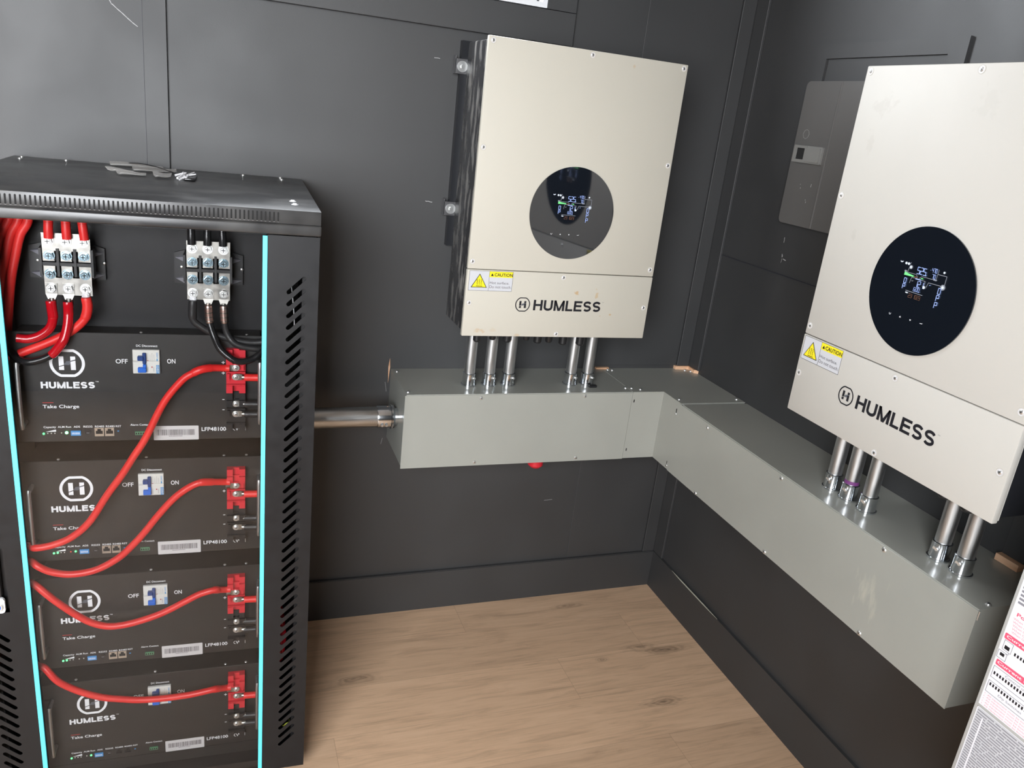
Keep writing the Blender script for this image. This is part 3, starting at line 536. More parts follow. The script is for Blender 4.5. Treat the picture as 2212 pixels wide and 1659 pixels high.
def inverter(label, loc, rz, en):
    v = thing('inverter', label, 'inverter', loc, rz, 'wall mounted inverters')
    Wd, Ht, SZ = .5341, .7226, .1760
    q = MB(); q.bbox(0, Wd, 0, .013, SZ+.0007, Ht, .0022, 2)
    q.box(.004, Wd-.004, .0125, .020, SZ+.002, Ht-.004); up = q.build('front_cover', en, v)
    q = MB(); q.bbox(0, Wd, -.0008, .013, 0, SZ-.0007, .0022, 2); q.box(.004, Wd-.004, .0125, .020, .003, SZ-.002); lo = q.build('wiring_cover', en, v)
    q = MB(); q.bbox(.009, Wd-.009, .0195, .195, .004, Ht-.006, .004, 2); q.build('body', 'inv_body' if rz == 0 else 'inv_dark', v)
    q = MB()
    for k in range(30): x = .03+k*.0163; q.box(x, x+.003, .1955, .262, .03, Ht-.04)
    q.build('heat_sink', 'inv_dark', v)
    q = MB(); q.box(.012, Wd-.012, .2640, .2850, .188, .724); q.build('mounting_bracket', 'inv_dark', v, False)
    for (x, z) in ((.019, .660), (.019, .291), (Wd-.019, .660), (Wd-.019, .291)):
        sg = -1 if x < .2 else 1
        q = MB(); q.bbox(x-.024 if sg < 0 else x-.010, x+.010 if sg < 0 else x+.024, .2600, .2625, z-.019, z+.019, .001, 1); q.bbox(x+sg*.0225-.0015, x+sg*.0225+.0015, .2600, .2780, z-.019, z+.026, .0006, 1)
        ear = q.build('bracket_ear', 'ear_grey', v)
        q = MB(); xx = x+sg*.004; q.cyl((xx, .2600, z), (xx, .2580, z), .0140, n=28); q.cyl((xx, .2580, z), (xx, .2530, z), .0055, .0052, 6); q.cyl((xx, .2530, z), (xx, .2522, z), .0035, .0030, 12); q.build('bolt', 'zinc', ear)
    # screws in shallow recesses
    for (x, z) in ((.011, .7125), (.266, .7125), (.522, .7125), (.011, .4735), (.522, .4735), (.011, .1960), (.521, .1955), (.266, .1640), (.0115, .0890), (.5195, .0885), (.2655, .0090)):
        y = 0 if z > SZ else -.0008
        q = MB(); q.plate([circ(x, z, .0078, 28), circ(x, z, .0062, 28)], y, .0004, 0); q.plate([circ(x, z, .0062, 24)], y, .0002, 3); screw_geo(q, x, y, z, .0038, .0013, 1, None, 'y', -1); q.plate([circ(x, z, .0012, 6)], y-.0011, .0003, 2)
        q.build('screw', [en, 'zinc', 'gutter_dark', 'label_white'], v)
    # display
    cx, cz, R = .2660, .3315, .1172
    q = MB(); n_ = 96; v_ = []; f_ = []          # very slightly dished gloss disc
    for j in range(13):
        rr_ = R*j/12; v_ += [(cx+rr_*math.cos(2*PI*k/n_), -.0026+.0020*(1-(j/12)**2), cz+rr_*math.sin(2*PI*k/n_)) for k in range(n_)]
    for j in range(12): f_ += [(j*n_+k, j*n_+(k+1) % n_, (j+1)*n_+(k+1) % n_, (j+1)*n_+k) for k in range(n_)]
    v_ += [(cx+R*math.cos(2*PI*k/n_), .0002, cz+R*math.sin(2*PI*k/n_)) for k in range(n_)]; f_ += [(12*n_+k, 12*n_+(k+1) % n_, 13*n_+(k+1) % n_, 13*n_+k) for k in range(n_)]; f_.append(tuple(13*n_+k for k in range(n_))[::-1])
    q.add(v_, f_); q.build('display_glass', 'screen', v); dp = v.children[-1]
    yy = -.0020; q = MB()
    B_, WH, DM, GR, BR = 0, 1, 2, 3, 4
    q.line([(.2075, .3770), (.2105, .3755), (.2135, .3775)], .0018, yy, WH); q.plate([circ(.2215, .3755, .0024, 12)], yy, .0003, WH); q.plate([circ(.2275, .3755, .0024, 12)], yy, .0003, WH)
    q.line([(.2300, .3740), (.2325, .3790)], .0008, yy, DM); q.plate([circ(.2345, .3705, .0036, 16)], yy, .0003, DM); q.plate([circ(.2345, .3705, .0022, 12)], yy-.0003, .0003, WH); q.line([(.2310, .3690), (.2295, .3610)], .0009, yy, DM)
    seg7(q, '525.', .2505, .3620, .0120, .0056, yy, B_); seg7(q, '-', .2775, .3725, .0030, .0024, yy, B_); seg7(q, '470', .2822, .3710, .0074, .0028, yy, B_, gap=.0012); seg7(q, '70', .2850, .3605, .0074, .0032, yy, B_, gap=.0012)
    q.line([(.2965, .3780), (.2955, .3600)], .0007, yy, DM); q.line([(.2960, .3700), (.3160, .3700), (.3160, .3520)], .0009, yy, DM); q.plate([circ(.3085, .3755, .0020, 12)], yy, .0003, WH)
    q.line([(.2220, .3610), (.2310, .3600), (.2510, .3600), (.2545, .3555)], .0008, yy, DM); q.rect(.2225, .2270, .3600, .3630, yy, DM)
    q.plate([[(.2235, .3602), (.2300, .3590), (.2300, .3542), (.2235, .3540)]], yy, .0004, GR); q.plate([[(.2303, .3585), (.2455, .3566), (.2455, .3545), (.2303, .3542)]], yy, .0004, GR); q.line([(.2470, .3553), (.2550, .3550)], .0016, yy, BR)
    q.line([(.2590, .3545), (.2640, .3590), (.2960, .3590)], .0008, yy, DM); q.plate([stadium(.2910, .3590, .2960, .3590, .0013)], yy, .0003, DM); q.plate([[(.2620, .3548), (.2690, .3548), (.2655, .3568)]], yy-.0002, .0003, GR)
    q.line([(.2400, .3420), (.2420, .3530), (.2500, .3530)], .0008, yy, DM); q.rect(.2510, .2640, .3516, .3532, yy, B_); q.line([(.2640, .3526), (.2740, .3520), (.2735, .3440)], .0008, yy, DM); q.plate([circ(.2740, .3410, .0027, 12)], yy, .0003, WH)
    q.line([(.2435, .3480), (.2455, .3465), (.2475, .3480)], .0007, yy, DM); q.line([(.2850, .3470), (.2870, .3485)], .0009, yy, B_)
    q.line([(.2790, .3425), (.2815, .3515), (.3110, .3515)], .0009, yy, DM); q.plate([circ(.3135, .3500, .0050, 20)], yy, .0003, DM); q.plate([circ(.3135, .3500, .0026, 16)], yy-.0003, .0003, WH)
    seg7(q, '121', .2530, .3385, .0110, .0052, yy, B_, gap=.0016); q.text('AC', .2695, .2720, .3415, .3435, yy, DM); seg7(q, '600.', .2530, .3300, .0068, .0036, yy, B_, gap=.0012)
    seg7(q, '0P', .2265, .3400, .0090, .0052, yy, B_, vert=True, lw=.0010); seg7(q, '0PP', .3060, .3370, .0105, .0055, yy, B_, vert=True, lw=.0010)
    q.line([(.2360, .3275), (.2760, .3265)], .0009, yy, DM); q.plate([stadium(.2375, .3240, .2415, .3238, .0010)], yy, .0003, WH); seg7(q, '23', .2450, .3165, .0070, .0036, yy, BR); seg7(q, '1023', .2565, .3165, .0070, .0032, yy, BR, gap=.001)
    q.build('display_digits', ['lcd', 'lcd_white', 'lcd_dim', 'lcd_green', 'lcd_brown'], dp, False)
    for k in range(4):
        q = MB()
        if k == 0: q.line([(.2130, .2790), (.2130, .2762), (.2150, .2755), (.2165, .2765), (.2165, .2790)], .0007, yy, 0)
        if k == 1: q.plate([[(.2380, .2760), (.2415, .2760), (.2398, .2790)]], yy, .0003, 0)
        if k == 2: q.plate([[(.2625, .2785), (.2660, .2785), (.2642, .2755)]], yy, .0003, 0)
        if k == 3: q.line([(.2870, .2775), (.2920, .2775), (.2925, .2790)], .0009, yy, 0)
        q.build('key_symbol', 'white_print', dp, False)
    # printed name
    q = MB(); y = -.0009
    logo(q, .1385, .0690, .0415, .0383, y, 0, 1, .0026); brand(q, .1900, .3870, .0733, .1018, y, 0, .195); q.text('TM', .3895, .3945, .0990, .1010, y, 1, .0)
    q.build('printed_name', ['black_print', 'grey_print'], v, False)
    # caution label
    y = -.0008; x0, x1, z0, z1 = .0060, .1240, .1214, .1730
    q = MB(); q.rect(x0, x1, z0, z1, y, 0, .0003); y -= .0003
    for (a, b_, c_, d_) in ((x0, x1, z0, z0+.0006), (x0, x1, z1-.0006, z1), (x0, x0+.0006, z0, z1), (x1-.0006, x1, z0, z1), (.0592, .0598, z0, z1)): q.rect(a, b_, c_, d_, y, 2, .0002)
    q.rect(.0598, x1-.0008, .1575, z1-.0008, y, 1, .0002)
    tri = lambda k: [(.0120+k*1.75, .1295+k), (.0555-k*1.75, .1295+k), (.0338, .1655-k*1.9)]
    q.plate([tri(0)], y, .0003, 2); q.plate([tri(.0016)], y-.0003, .0003, 1)
    for dx in (-.0055, 0, .0055): q.line([(.0338+dx+.0012*math.sin(t_*2.6), .1365+t_*.0030) for t_ in range(6)], .0011, y-.0006, 2)
    q.rect(.0255, .0425, .1326, .1340, y-.0006, 2, .0002)
    q.plate([[(.0635, .1605), (.0710, .1605), (.0672, .1675)]], y-.0002, .0002, 2); q.text('CAUTION', .0730, .1225, .1600, .1685, y-.0002, 2, .018)
    q.text('Hot surface.', .0620, .1150, .1398, .1465, y, 3); q.text('Do not touch.', .0620, .1220, .1290, .1362, y, 3)
    q.build('caution_label', ['label_grey', 'yellow', 'black_print', 'ink'], v, False)
    # cable glands under the body
    for (x, r, h) in ((.083, .0120, .018), (.128, .0105, .012), (.172, .0125, .018), (.230, .0100, .012), (.265, .0125, .020), (.300, .0110, .018), (.345, .0135, .024), (.399, .0135, .025)):
        q = MB(); q.tube([(x, .120, .0045), (x, .120, -h*.45), (x, .120, -h*.46), (x, .120, -h-.028), (x, .120, -h-.032)], r, 20, rs=[r, r, r*.92, r*.92, r*.7]); q.cyl((x, .120, -.002), (x, .120, -.012), r*1.12, n=6); q.build('cable_gland', 'black_plastic', v)
    return v
inverter('cream inverter on the back wall, left of the two, tan stains near the logo', (-.8920, -.2783, 1.0272), 0, 'enamel_a')
inverter('cream inverter on the right wall, cut by the photo edge', (-.2783, -.8198, 1.0256), -PI/2, 'enamel_b')

# ------------------------------------------------------------------ breaker panel, hatch frame on the right wall
def onright(ya, z): return (ya, z)
bp_ = thing('breaker_panel', 'grey painted breaker panel behind the right inverter', 'breaker panel', (0, 0, 0))
R_ = lambda x: (lambda p: (x+p[2], p[0], p[1]))
q = MB(); q.fill([rrect(-.690, -.3085, 1.3830, 1.7525, .014)], .008, 0, R_(B0-.0128)); o = q.build('panel_cover', 'panel_paint', bp_); bv = o.modifiers.new('b', 'BEVEL'); bv.width = .0015; bv.segments = 2; bv.limit_method = 'ANGLE'
q = MB(); q.fill([rrect(-.680, -.4480, 1.3845, 1.7510, .003)], .005, 0, R_(B0-.0178)); q.tube([(B0-.0195, -.4475, 1.3850), (B0-.0195, -.4475, 1.7505)], .0030, 8); q.build('panel_door', 'panel_paint', bp_)
q = MB(); q.fill([circ(-.3480, 1.6195, .0125, 8), circ(-.3480, 1.6195, .0112, 8)], .0012, 0, R_(B0-.0170)); q.build('knockout', 'latch_paint', bp_)
q = MB(); q.fill([rrect(-.4310, -.3180, 1.5465, 1.5905, .002), rrect(-.3620, -.3270, 1.5545, 1.5835, .002)], .006, 0, R_(B0-.0195)); q.fill([rrect(-.4260, -.3740, 1.5505, 1.5865, .003)], .004, 0, R_(B0-.0240)); q.fill([rrect(-.3720, -.3640, 1.5480, 1.5890, .001)], .002, 0, R_(B0-.0230))
lt = q.build('latch', 'latch_paint', bp_)
q = MB(); q.fill([rrect(-.3625, -.3265, 1.5540, 1.5840, .002)], .001, 0, R_(B0-.0172)); q.build('latch_recess', 'gutter_dark', lt, False)
for (ya, z0_, z1_) in ((-.3720, 1.4830, 1.4800), (-.3690, 1.4920, 1.4895), (-.4120, 1.4960, 1.4880), (-.4050, 1.4500, 1.4460), (-.4020, 1.4550, 1.4520)): q = MB(); q.box(B0-.0171, B0-.0168, ya, ya+.0010, z1_, z0_); q.build('paint_chip', 'scuff', bp_, False)
hf = thing('hatch_frame', 'grey painted flat frame on the wall above the breaker panel', 'frame', (0, 0, 0))
q = MB(); q.fill([[(-.785, 1.20), (-.310, 1.20), (-.310, 1.8425), (-.785, 1.8425)][::-1], [(-.737, 1.26), (-.352, 1.26), (-.352, 1.8080), (-.737, 1.8080)]], .0085, 0, R_(B0-.0040))
for v_ in (): pass
q.v = [(x, y, max(z, 1.745)) for x, y, z in q.v]; q.build('frame_board', 'wall', hf, False)
q = MB(); q.box(B0-.0022, B0-.0004, -.7365, -.3525, 1.745, 1.8075); q.build('frame_panel', 'wall', hf, False)

# ------------------------------------------------------------------ the battery cabinet (local u right, n into wall, z up)
PH = -0.0299707; R0 = Vector((-1.8590, -0.5459, 0))
CL = (0.42794, -1.61346, 1.57596)
def at(u, z, n):                      # a point measured on the module face plane, moved along to depth n (z absolute)
    t_ = n/CL[1]; return (u+(CL[0]-u)*t_, z+(CL[2]-z)*t_)
def RW(u, n, z): c_, s_ = math.cos(PH), math.sin(PH); return (R0.x+u*c_-n*s_, R0.y+u*s_+n*c_, z)
UL, UR, ND, NB = -.0850, .5641, -.0518, .535
ZT = 1.3656
rk = thing('battery_cabinet', 'tall black server cabinet with glass door and cyan trim', 'cabinet', (R0.x, R0.y, 0), PH)
q = MB(); q.box(UL+.002, UL+.0035, ND+.02, NB, .02, 1.316); q.build('side_panel', 'rack_in', rk, False)
q = MB(); q.box(UR-.0035, UR-.002, ND+.02, NB, .02, 1.316); q.build('side_panel', 'rack', rk, False)
q = MB(); q.box(UL+.004, UR-.004, NB-.003, NB, .02, 1.316); q.build('back_panel', 'rack_in', rk, False)
q = MB(); q.box(UL+.004, UR-.004, ND+.02, NB-.004, .02, .045); q.build('base', 'rack_in', rk, False)
for (u0, u1, n0) in ((UL+.006, UL+.030, -.025), (UR-.030, UR-.006, -.025), (UL+.006, UL+.030, .49), (UR-.030, UR-.006, .49)):
    q = MB(); q.box(u0, u1, n0, n0+.035, .046, 1.315); q.build('post', 'rack_in', rk, False)
for u0 in (-.012, .4715):
    q = MB(); q.box(u0, u0+.0195, .001, .003, .046, 1.315); q.box(u0+(.0195 if u0 > .2 else -.002), u0+(.0215 if u0 > .2 else 0), .001, .035, .046, 1.315); q.build('mounting_rail', 'rack', rk, False)
# roof
rf = MB(); rf.bbox(UL, UR+.0005, ND-.0005, .548, 1.3392, ZT, .0012, 2); rf.bbox(UL-.002, UR+.0015, ND-.0045, .548, 1.3185, 1.3391, .004, 3)
roof = rf.build('roof', ['rack_top'], rk)
q = MB()
for k in range(66):
    u = .4855-k*.00755; q.plate([stadium(u, 1.3440, u, 1.3590, .00155, 4)], ND-.0004, .0003, 0)
    q.line([(u-.0014, 1.3427), (u, 1.3422), (u+.0014, 1.3427)], .0004, ND-.0009, 1)
q.build('vent_slots', ['gutter_dark', 'scuff'], roof, False)
for (u, n) in ((.5180, .0790), (.5196, .0300), (.5105, .5280), (.5121, .4850), (.4210, .5200), (-.0613, .5250), (-.0570, .4855), (.0286, .5274)):
    q = MB(); screw_geo(q, u, n, ZT, .0050 if (u > .5 and n < .2) else .0038, .0035, 0, 1, 'z', 1); q.cyl((u, n, ZT-.001), (u, n, ZT+.0008), .0070 if (u > .5 and n < .2) else .005, n=14); q.build('roof_screw', ['foil' if (u > .5 and n < .2) else 'zinc', 'gutter_dark'], roof)
# door
door = MB(); slots_r = [stadium(.5070, 1.2075-k*.02402, .5355, 1.2355-k*.02402, .0041) for k in range(47)]
slots_l = [[(.4791-u, z) for (u, z) in s_] for s_ in slots_r if s_[0][1] < .47][::-1]
slots_l2 = [[(.4791-u, z) for (u, z) in s_] for s_ in slots_r if s_[0][1] > .72]
door.fill([[(.4665, .030), (UR-.0006, .030), (UR-.0006, 1.3168), (.4665, 1.3168)]]+slots_r, .0014, 0, lambda p: (p[0], ND+.0007+p[2], p[1]))
door.fill([[(UL+.0006, .030), (.0125, .030), (.0125, 1.3168), (UL+.0006, 1.3168)], rrect(-.072, -.0185, .5300, .6765, .002)]+slots_l+slots_l2, .0014, 0, lambda p: (p[0], ND+.0007+p[2], p[1]))
door.box(.0125, .4665, ND, ND+.0014, .030, .0395)
door.box(UR-.0020, UR-.0006, ND+.0014, ND+.018, .030, 1.3168); door.box(UL+.0006, UL+.002, ND+.0014, ND+.018, .030, 1.3168); door.box(.4680, .4694, ND+.0014, ND+.012, .030, 1.3168); door.box(.0096, .0110, ND+.0014, ND+.012, .030, 1.3168)
dr = door.build('door_frame', 'rack', rk, False)
q = MB(); q.box(.0128, .4662, ND+.0022, ND+.0052, .0400, 1.3160); q.build('door_glass', 'door_glass', rk, False)
for (u0, u1) in ((.0120, .0208), (.4582, .4668)):
    q = MB(); q.bbox(u0, u1, ND-.0022, ND+.0016, .0330, 1.3150, .0005, 1); q.build('cyan_trim_strip', 'cyan', rk, False)
lk = MB(); lk.box(-.0725, -.0180, ND+.016, ND+.018, .5295, .6770); lk.box(-.0190, -.0175, ND+.001, ND+.017, .5295, .6770); lk.box(-.0730, -.0715, ND+.001, ND+.017, .5295, .6770); lk.bbox(-.060, -.0300, ND-.001, ND+.012, .566, .670, .002, 2)
lh = lk.build('latch_recess', 'black_plastic', rk, False)
q = MB(); q.fill([rrect(-.065, -.0255, .5310, .5650, .007)], .006, 0, lambda p: (p[0], ND+.000+p[2], p[1])); q.build('latch_plate', 'foil', lh)
q = MB(); q.cyl((-.0400, ND-.001, .5485), (-.0400, ND-.010, .5485), .0115, n=24, m=1); q.cyl((-.0400, ND-.004, .5485), (-.0400, ND-.0105, .5485), .0092, n=24); q.build('lock_button', ['breaker_blue', 'zinc'], lh)
# blank panel behind the distribution blocks
q = MB(); q.box(.012, .467, .049, .051, 1.045+.02, 1.315); q.build('blank_panel', 'rack', rk, False)
q = MB(); q.box(.0105, .4685, .002, .004, .0465, .0765); q.build('blank_panel', 'module', rk, False)

# ------------------------------------------------------------------ battery modules
ZR0, PZ = 1.0674, .26652; MBASE = -.1895
def local(u, dz, n, m_): # measured on the face plane relative to the module reference; returns module local (x,z) at depth n
    a, z_ = at(u, ZR0-m_*PZ+dz, n); return a, z_-(ZR0-m_*PZ)-MBASE
def module(m_, label, leds, ports=True):
    zb_ = ZR0-m_*PZ+MBASE
    v = thing('battery_module', label, 'battery', (R0.x, R0.y, zb_), PH, 'battery modules in the cabinet')
    O = -MBASE; H_ = .0350+O
    q = MB(); q.bbox(.0100, .4690, 0, .003, 0, H_, .0008, 1); q.box(.0230, .4560, .003, .40, .001, H_-.001); q.build('case', 'module', v, False)
    for u in (.075, .235, .385, .430): q = MB(); screw_geo(q, u, .010, H_-.001, .0030, .002, 0, None, 'z', 1); q.build('case_screw', 'zinc', v)
    # lettering
    q = MB(); y = 0; Wt, Rd, Gy = 0, 1, 2
    logo(q, .0748, -.0545+O, .0607, .0556, y, Wt, Gy, .0052)
    brand(q, .0577, .1503, -.0777+O, -.0645+O, y, Wt, .235); q.text('TM', .1515, .1570, -.0648+O, -.0628+O, y, Wt, .01)
    q.rect(.0580, .0765, -.1078+O, -.1064+O, y, Rd); q.text('Take Charge', .0580, .1205, -.1208+O, -.1116+O, y, Wt, .014)
    q.text('OFF', .1889, .2101, -.0262+O, -.0169+O, y, Wt, .012); q.text('ON', .2808, .2960, -.0253+O, -.0157+O, y, Wt, .012); q.text('DC Disconnect', .2262, .2643, .0083+O, .0128+O, y, Wt, .012)
    for (t_, a, b_) in (('Capacity', .0563, .0778), ('ALM Run', .0808, .1040), ('ADS', .1084, .1195), ('RS232', .1255, .1415), ('RS485', .1459, .1623), ('RS485', .1652, .1811), ('RST', .1829, .1929)):
        q.text(t_, a, b_, (-.1612 if t_ == 'Capacity' else -.1600)+O, -.1560+O, y, Wt, .012)
    q.text('Alarm Contact', .2095, .2452, -.1575+O, -.1533+O, y, Wt, .012)
    q.plate([[(.0595, -.1681+O), (.0772, -.1679+O), (.0772, -.1635+O)]], y, .0004, Wt)
    q.text('LFP48100-5KWH', .3423, .4285, -.1714+O, -.1628+O, y, Wt, .012)
    for dz in (-.0222, -.0445): a = .3850; q.rect(a-.0030, a+.0030, dz-.0007+O, dz+.0007+O, y, Wt); q.rect(a-.0007, a+.0007, dz-.0030+O, dz+.0030+O, y, Wt)
    for dz in (-.1020, -.1246): q.rect(.3828, .3872, dz-.0007+O, dz+.0007+O, y, Wt)
    q.build('printed_lettering', ['white_print', 'red_print', 'grey_print'], v, False)
    # handles
    for (u, s_) in ((.0200, -.0950), (.4560, -.0900)):
        a, c_ = local(u, s_, -.030, m_) if m_ >= 0 else (u, 0)
        a = u+(.4279-u)*(.030/1.6135); a = a if u < .2 else min(a, .4562); zz0, zz1 = c_-.062, c_+.062; zz0 = max(zz0, .02)
        q = MB(); q.tube(smooth_path([(a, .0, zz0), (a, -.024, zz0+.001), (a, -.030, zz0+.008), (a, -.030, zz1-.008), (a, -.024, zz1-.001), (a, .0, zz1)], 5), .0042, 12); q.build('handle', 'steel', v)
    # breaker
    q = MB(); q.bbox(.2197, .2680, -.0075, .0005, -.0443+O, -.0185+O, .0008, 1); q.bbox(.2197, .2680, -.0060, .0005, -.0187+O, .0036+O, .0008, 1)
    q.rect(.2203, .2290, -.0203+O, -.0198+O, -.0076, 1); q.text('CHNT', .2620, .2650, -.0120+O, -.0010+O, -.0061, 2, .02, -90); q.rect(.2625, .2645, -.0190+O, -.0135+O, -.0061, 2)
    q.rect(.2615, .2672, -.0438+O, -.0265+O, -.0076, 2); q.text('CHNT', .2626, .2662, -.0430+O, -.0275+O, -.0081, 0, .02, -90)
    for k in range(4):          # unreadable fine print
        for j in range(5-k % 2): q.rect(.2470+k*.0036, .2476+k*.0036, -.0170+j*.0031+O, -.0150+j*.0031+O, -.0061, 1, .0002)
    q.rect(.2455, .2480, -.0235+O, -.0175+O, -.0063, 3); q.rect(.2530, .2550, -.0320+O, -.0295+O, -.0077, 3); q.rect(.2465, .2470, -.0415+O, -.0300+O, -.0077, 1); q.rect(.2570, .2576, -.0400+O, -.0300+O, -.0077, 1)
    br = q.build('breaker', ['breaker_white', 'grey_text', 'print_blue', 'red_print'], v, False)
    q = MB(); q.bbox(.2290, .2395, -.014, -.005, -.0165+O, -.0075+O, .001, 1); q.bbox(.2375, .2440, -.0115, -.005, -.0235+O, -.0015+O, .001, 1); q.build('toggle', 'breaker_navy', br)
    q = MB(); q.bbox(.2290, .2440, -.014, -.006, -.0408+O, -.0305+O, .001, 1); q.bbox(.2380, .2440, -.0125, -.006, -.0335+O, -.0240+O, .001, 1); q.build('toggle', 'breaker_blue', br)
    # ports, switches, leds
    for i, u in enumerate((.0558, .0627, .0688, .0750)):
        q = MB(); q.ball((u, -.0005, -.1718+O+(.0006 if i else 0)), .0022 if leds[i] else .0012, 6); q.build('indicator', 'led_green' if leds[i] else 'led_off', v)
    q = MB(); q.ball((.0867, -.0005, -.1706+O), .0012, 6); q.build('indicator', 'led_red' if leds[4] else 'led_off', v)
    q = MB(); q.ball((.0955, -.0005, -.1703+O), .0030 if leds[5] == 2 else (.0022 if leds[5] else .0013), 6); q.build('indicator', 'led_bright' if leds[5] == 2 else ('led_green' if leds[5] else 'led_off'), v)
    q = MB(); q.box(.1030, .1205, -.002, .001, -.1764+O, -.1662+O)
    for k in range(6): q.box(.1050+k*.0024, .1062+k*.0024, -.0026, -.002, -.1735+O, -.1695+O, 1)
    q.build('dip_switch', ['dip_blue', 'white_print'], v, False)
    q = MB(); q.plate([circ(.1325, -.1690+O, .0055, 24), circ(.1325, -.1690+O, .0045, 24)], 0, .0010, 0); q.rect(.1300, .1350, -.1722+O, -.1712+O, 0, 1); q.build('serial_jack', ['black_plastic', 'grey_text'], v, False)
    for u in (.1448, .1632):
        q = MB(); z0_, z1_ = -.1788+O, -.1610+O; zi0 = z0_+.0050; zm = z1_-.0020
        q.plate([[(u, z0_), (u+.0164, z0_), (u+.0164, z1_), (u, z1_)], [(u+.0020, zi0), (u+.0144, zi0), (u+.0144, zm-.0040), (u+.0115, zm-.0040), (u+.0115, zm), (u+.0050, zm), (u+.0050, zm-.0040), (u+.0020, zm-.0040)][::-1]], 0, .0012, 0 if ports else 1)
        q.rect(u+.0010, u+.0154, z0_+.001, z1_-.001, .0, 2, .0002); q.build('network_jack', ['rj_tan', 'black_plastic', 'gutter_dark'], v, False)
    q = MB(); q.bbox(.1855, .1885, -.0015, .001, -.1695+O, -.1672+O, .0004, 1); q.build('reset_button', 'dip_blue', v)
    q = MB(); q.box(.2177, .2354, -.003, .001, -.1766+O, -.1696+O)
    for k in range(4): q.box(.2188+k*.0042, .2214+k*.0042, -.0033, -.003, -.1752+O, -.1715+O, 1)
    q.build('alarm_connector', ['green_plastic', 'gutter_dark'], v, False)
    # barcode label
    q = MB(); q.plate([rrect(.2515, .3365, -.1900+O, -.1590+O, .0015)], 0, .0003, 0); x = .2575; rnd = random.Random(3+m_)
    while x < .3290:
        w_ = rnd.choice((.0004, .0006, .0009, .0013)); q.rect(x, x+w_, -.1795+O, -.1668+O, -.0004, 1, .0001); x += w_+rnd.choice((.0005, .0007, .001))
    [q.rect(.2800+k*.0020, .2813+k*.0020, -.1821+O, -.1808+O, -.0004, 1, .0001) for k in range(13)]; q.build('barcode_label', ['label_white', 'ink'], v, False)
    # terminal blocks
    def block(name, mat_, dz0, dz1, rows, hides):
        def P(u, dz): return local(u, dz, -.020, m_)
        (u0, z0_), (u1, z1_) = P(.3906, dz0), P(.4277, dz1); w_ = u1-u0; q = MB(); um = (u0+u1)/2
        q.box(u0, u1, -.006, .0, z0_, z1_)
        e = .0150; q.box(u0, um-w_*.17, -.016, -.006, z1_-e, z1_); q.box(um+w_*.17, u1, -.016, -.006, z1_-e, z1_); q.box(u0, um-w_*.17, -.022, -.006, z1_-e*1.9, z1_-e); q.box(um+w_*.17, u1, -.022, -.006, z1_-e*1.9, z1_-e)
        q.box(um-w_*.17, um+w_*.17, -.012, -.006, z1_-e*1.9, z1_-e)
        q.box(u0, um-w_*.17, -.020, -.006, z0_, z0_+e*1.05); q.box(um+w_*.17, u1, -.020, -.006, z0_, z0_+e*1.05); q.box(um-w_*.17, um+w_*.17, -.010, -.006, z0_+e*.8, z0_+e*1.05)
        zc = [P(.4, r_)[1] for r_ in rows]; zmid = sum(zc)/2
        q.box(u0, u1, -.011, -.006, z0_+e*1.05, z1_-e*1.9); q.box(u0, u1, -.019, -.011, zmid-.0012, zmid+.0012); q.box(u0, u1, -.0185, -.006, z1_-e*1.9-.002, z1_-e*1.9); q.box(u0, u1, -.0185, -.006, z0_+e*1.05, z0_+e*1.05+.002)
        for i in (0, 1):
            ss = (u1-.0075, u1-.003) if (i == 0 and name == 'positive_terminal_block') else (u0+.0020, u0+.0065)
            q.box(ss[0], ss[1], -.0175, -.011, zc[i]-.0065, zc[i]+.0065)
        bo = q.build(name, mat_, v, False)
        for i, r_ in enumerate(rows):
            zz_ = zc[i]; left = (i == 0 and name == 'positive_terminal_block'); us = P(.4090, 0)[0]
            q = MB(); sg = -1 if left else 1
            q.plate([stadium(us-sg*.001, zz_, us+sg*.0085, zz_, .0066)], -.0165, .0018, 0); q.cyl((us+sg*.0115, -.0173, zz_), (us+sg*.0205, -.0173, zz_), .0046, .0056, 12, 0)
            lg = q.build('lug', 'tin', bo)
            q = MB(); q.cyl((us, -.0181, zz_), (us, -.0195, zz_), .0062, n=20); screw_geo(q, us, -.0195, zz_, .0050, .0022, 0, 1, 'y', -1); q.build('terminal_screw', ['zinc', 'gutter_dark'], lg)
    block('positive_terminal_block', 'red_plastic', -.0885, .0030, (-.0342, -.0541), False)
    block('negative_terminal_block', 'black_plastic', -.1730, -.0895, (-.1125, -.1350), True)
    return v
module(0, 'black battery module with logo, topmost of the stack of four', (1, 0, 0, 0, 0, 2))
module(1, 'black battery module, second from the top, red cable crossing its name', (1, 1, 0, 0, 1, 1))
module(2, 'black battery module, third from the top, two green capacity lights', (1, 1, 0, 0, 0, 0))
module(3, 'black battery module, lowest of the four, red cable across its logo', (1, 0, 0, 0, 0, 1), False)

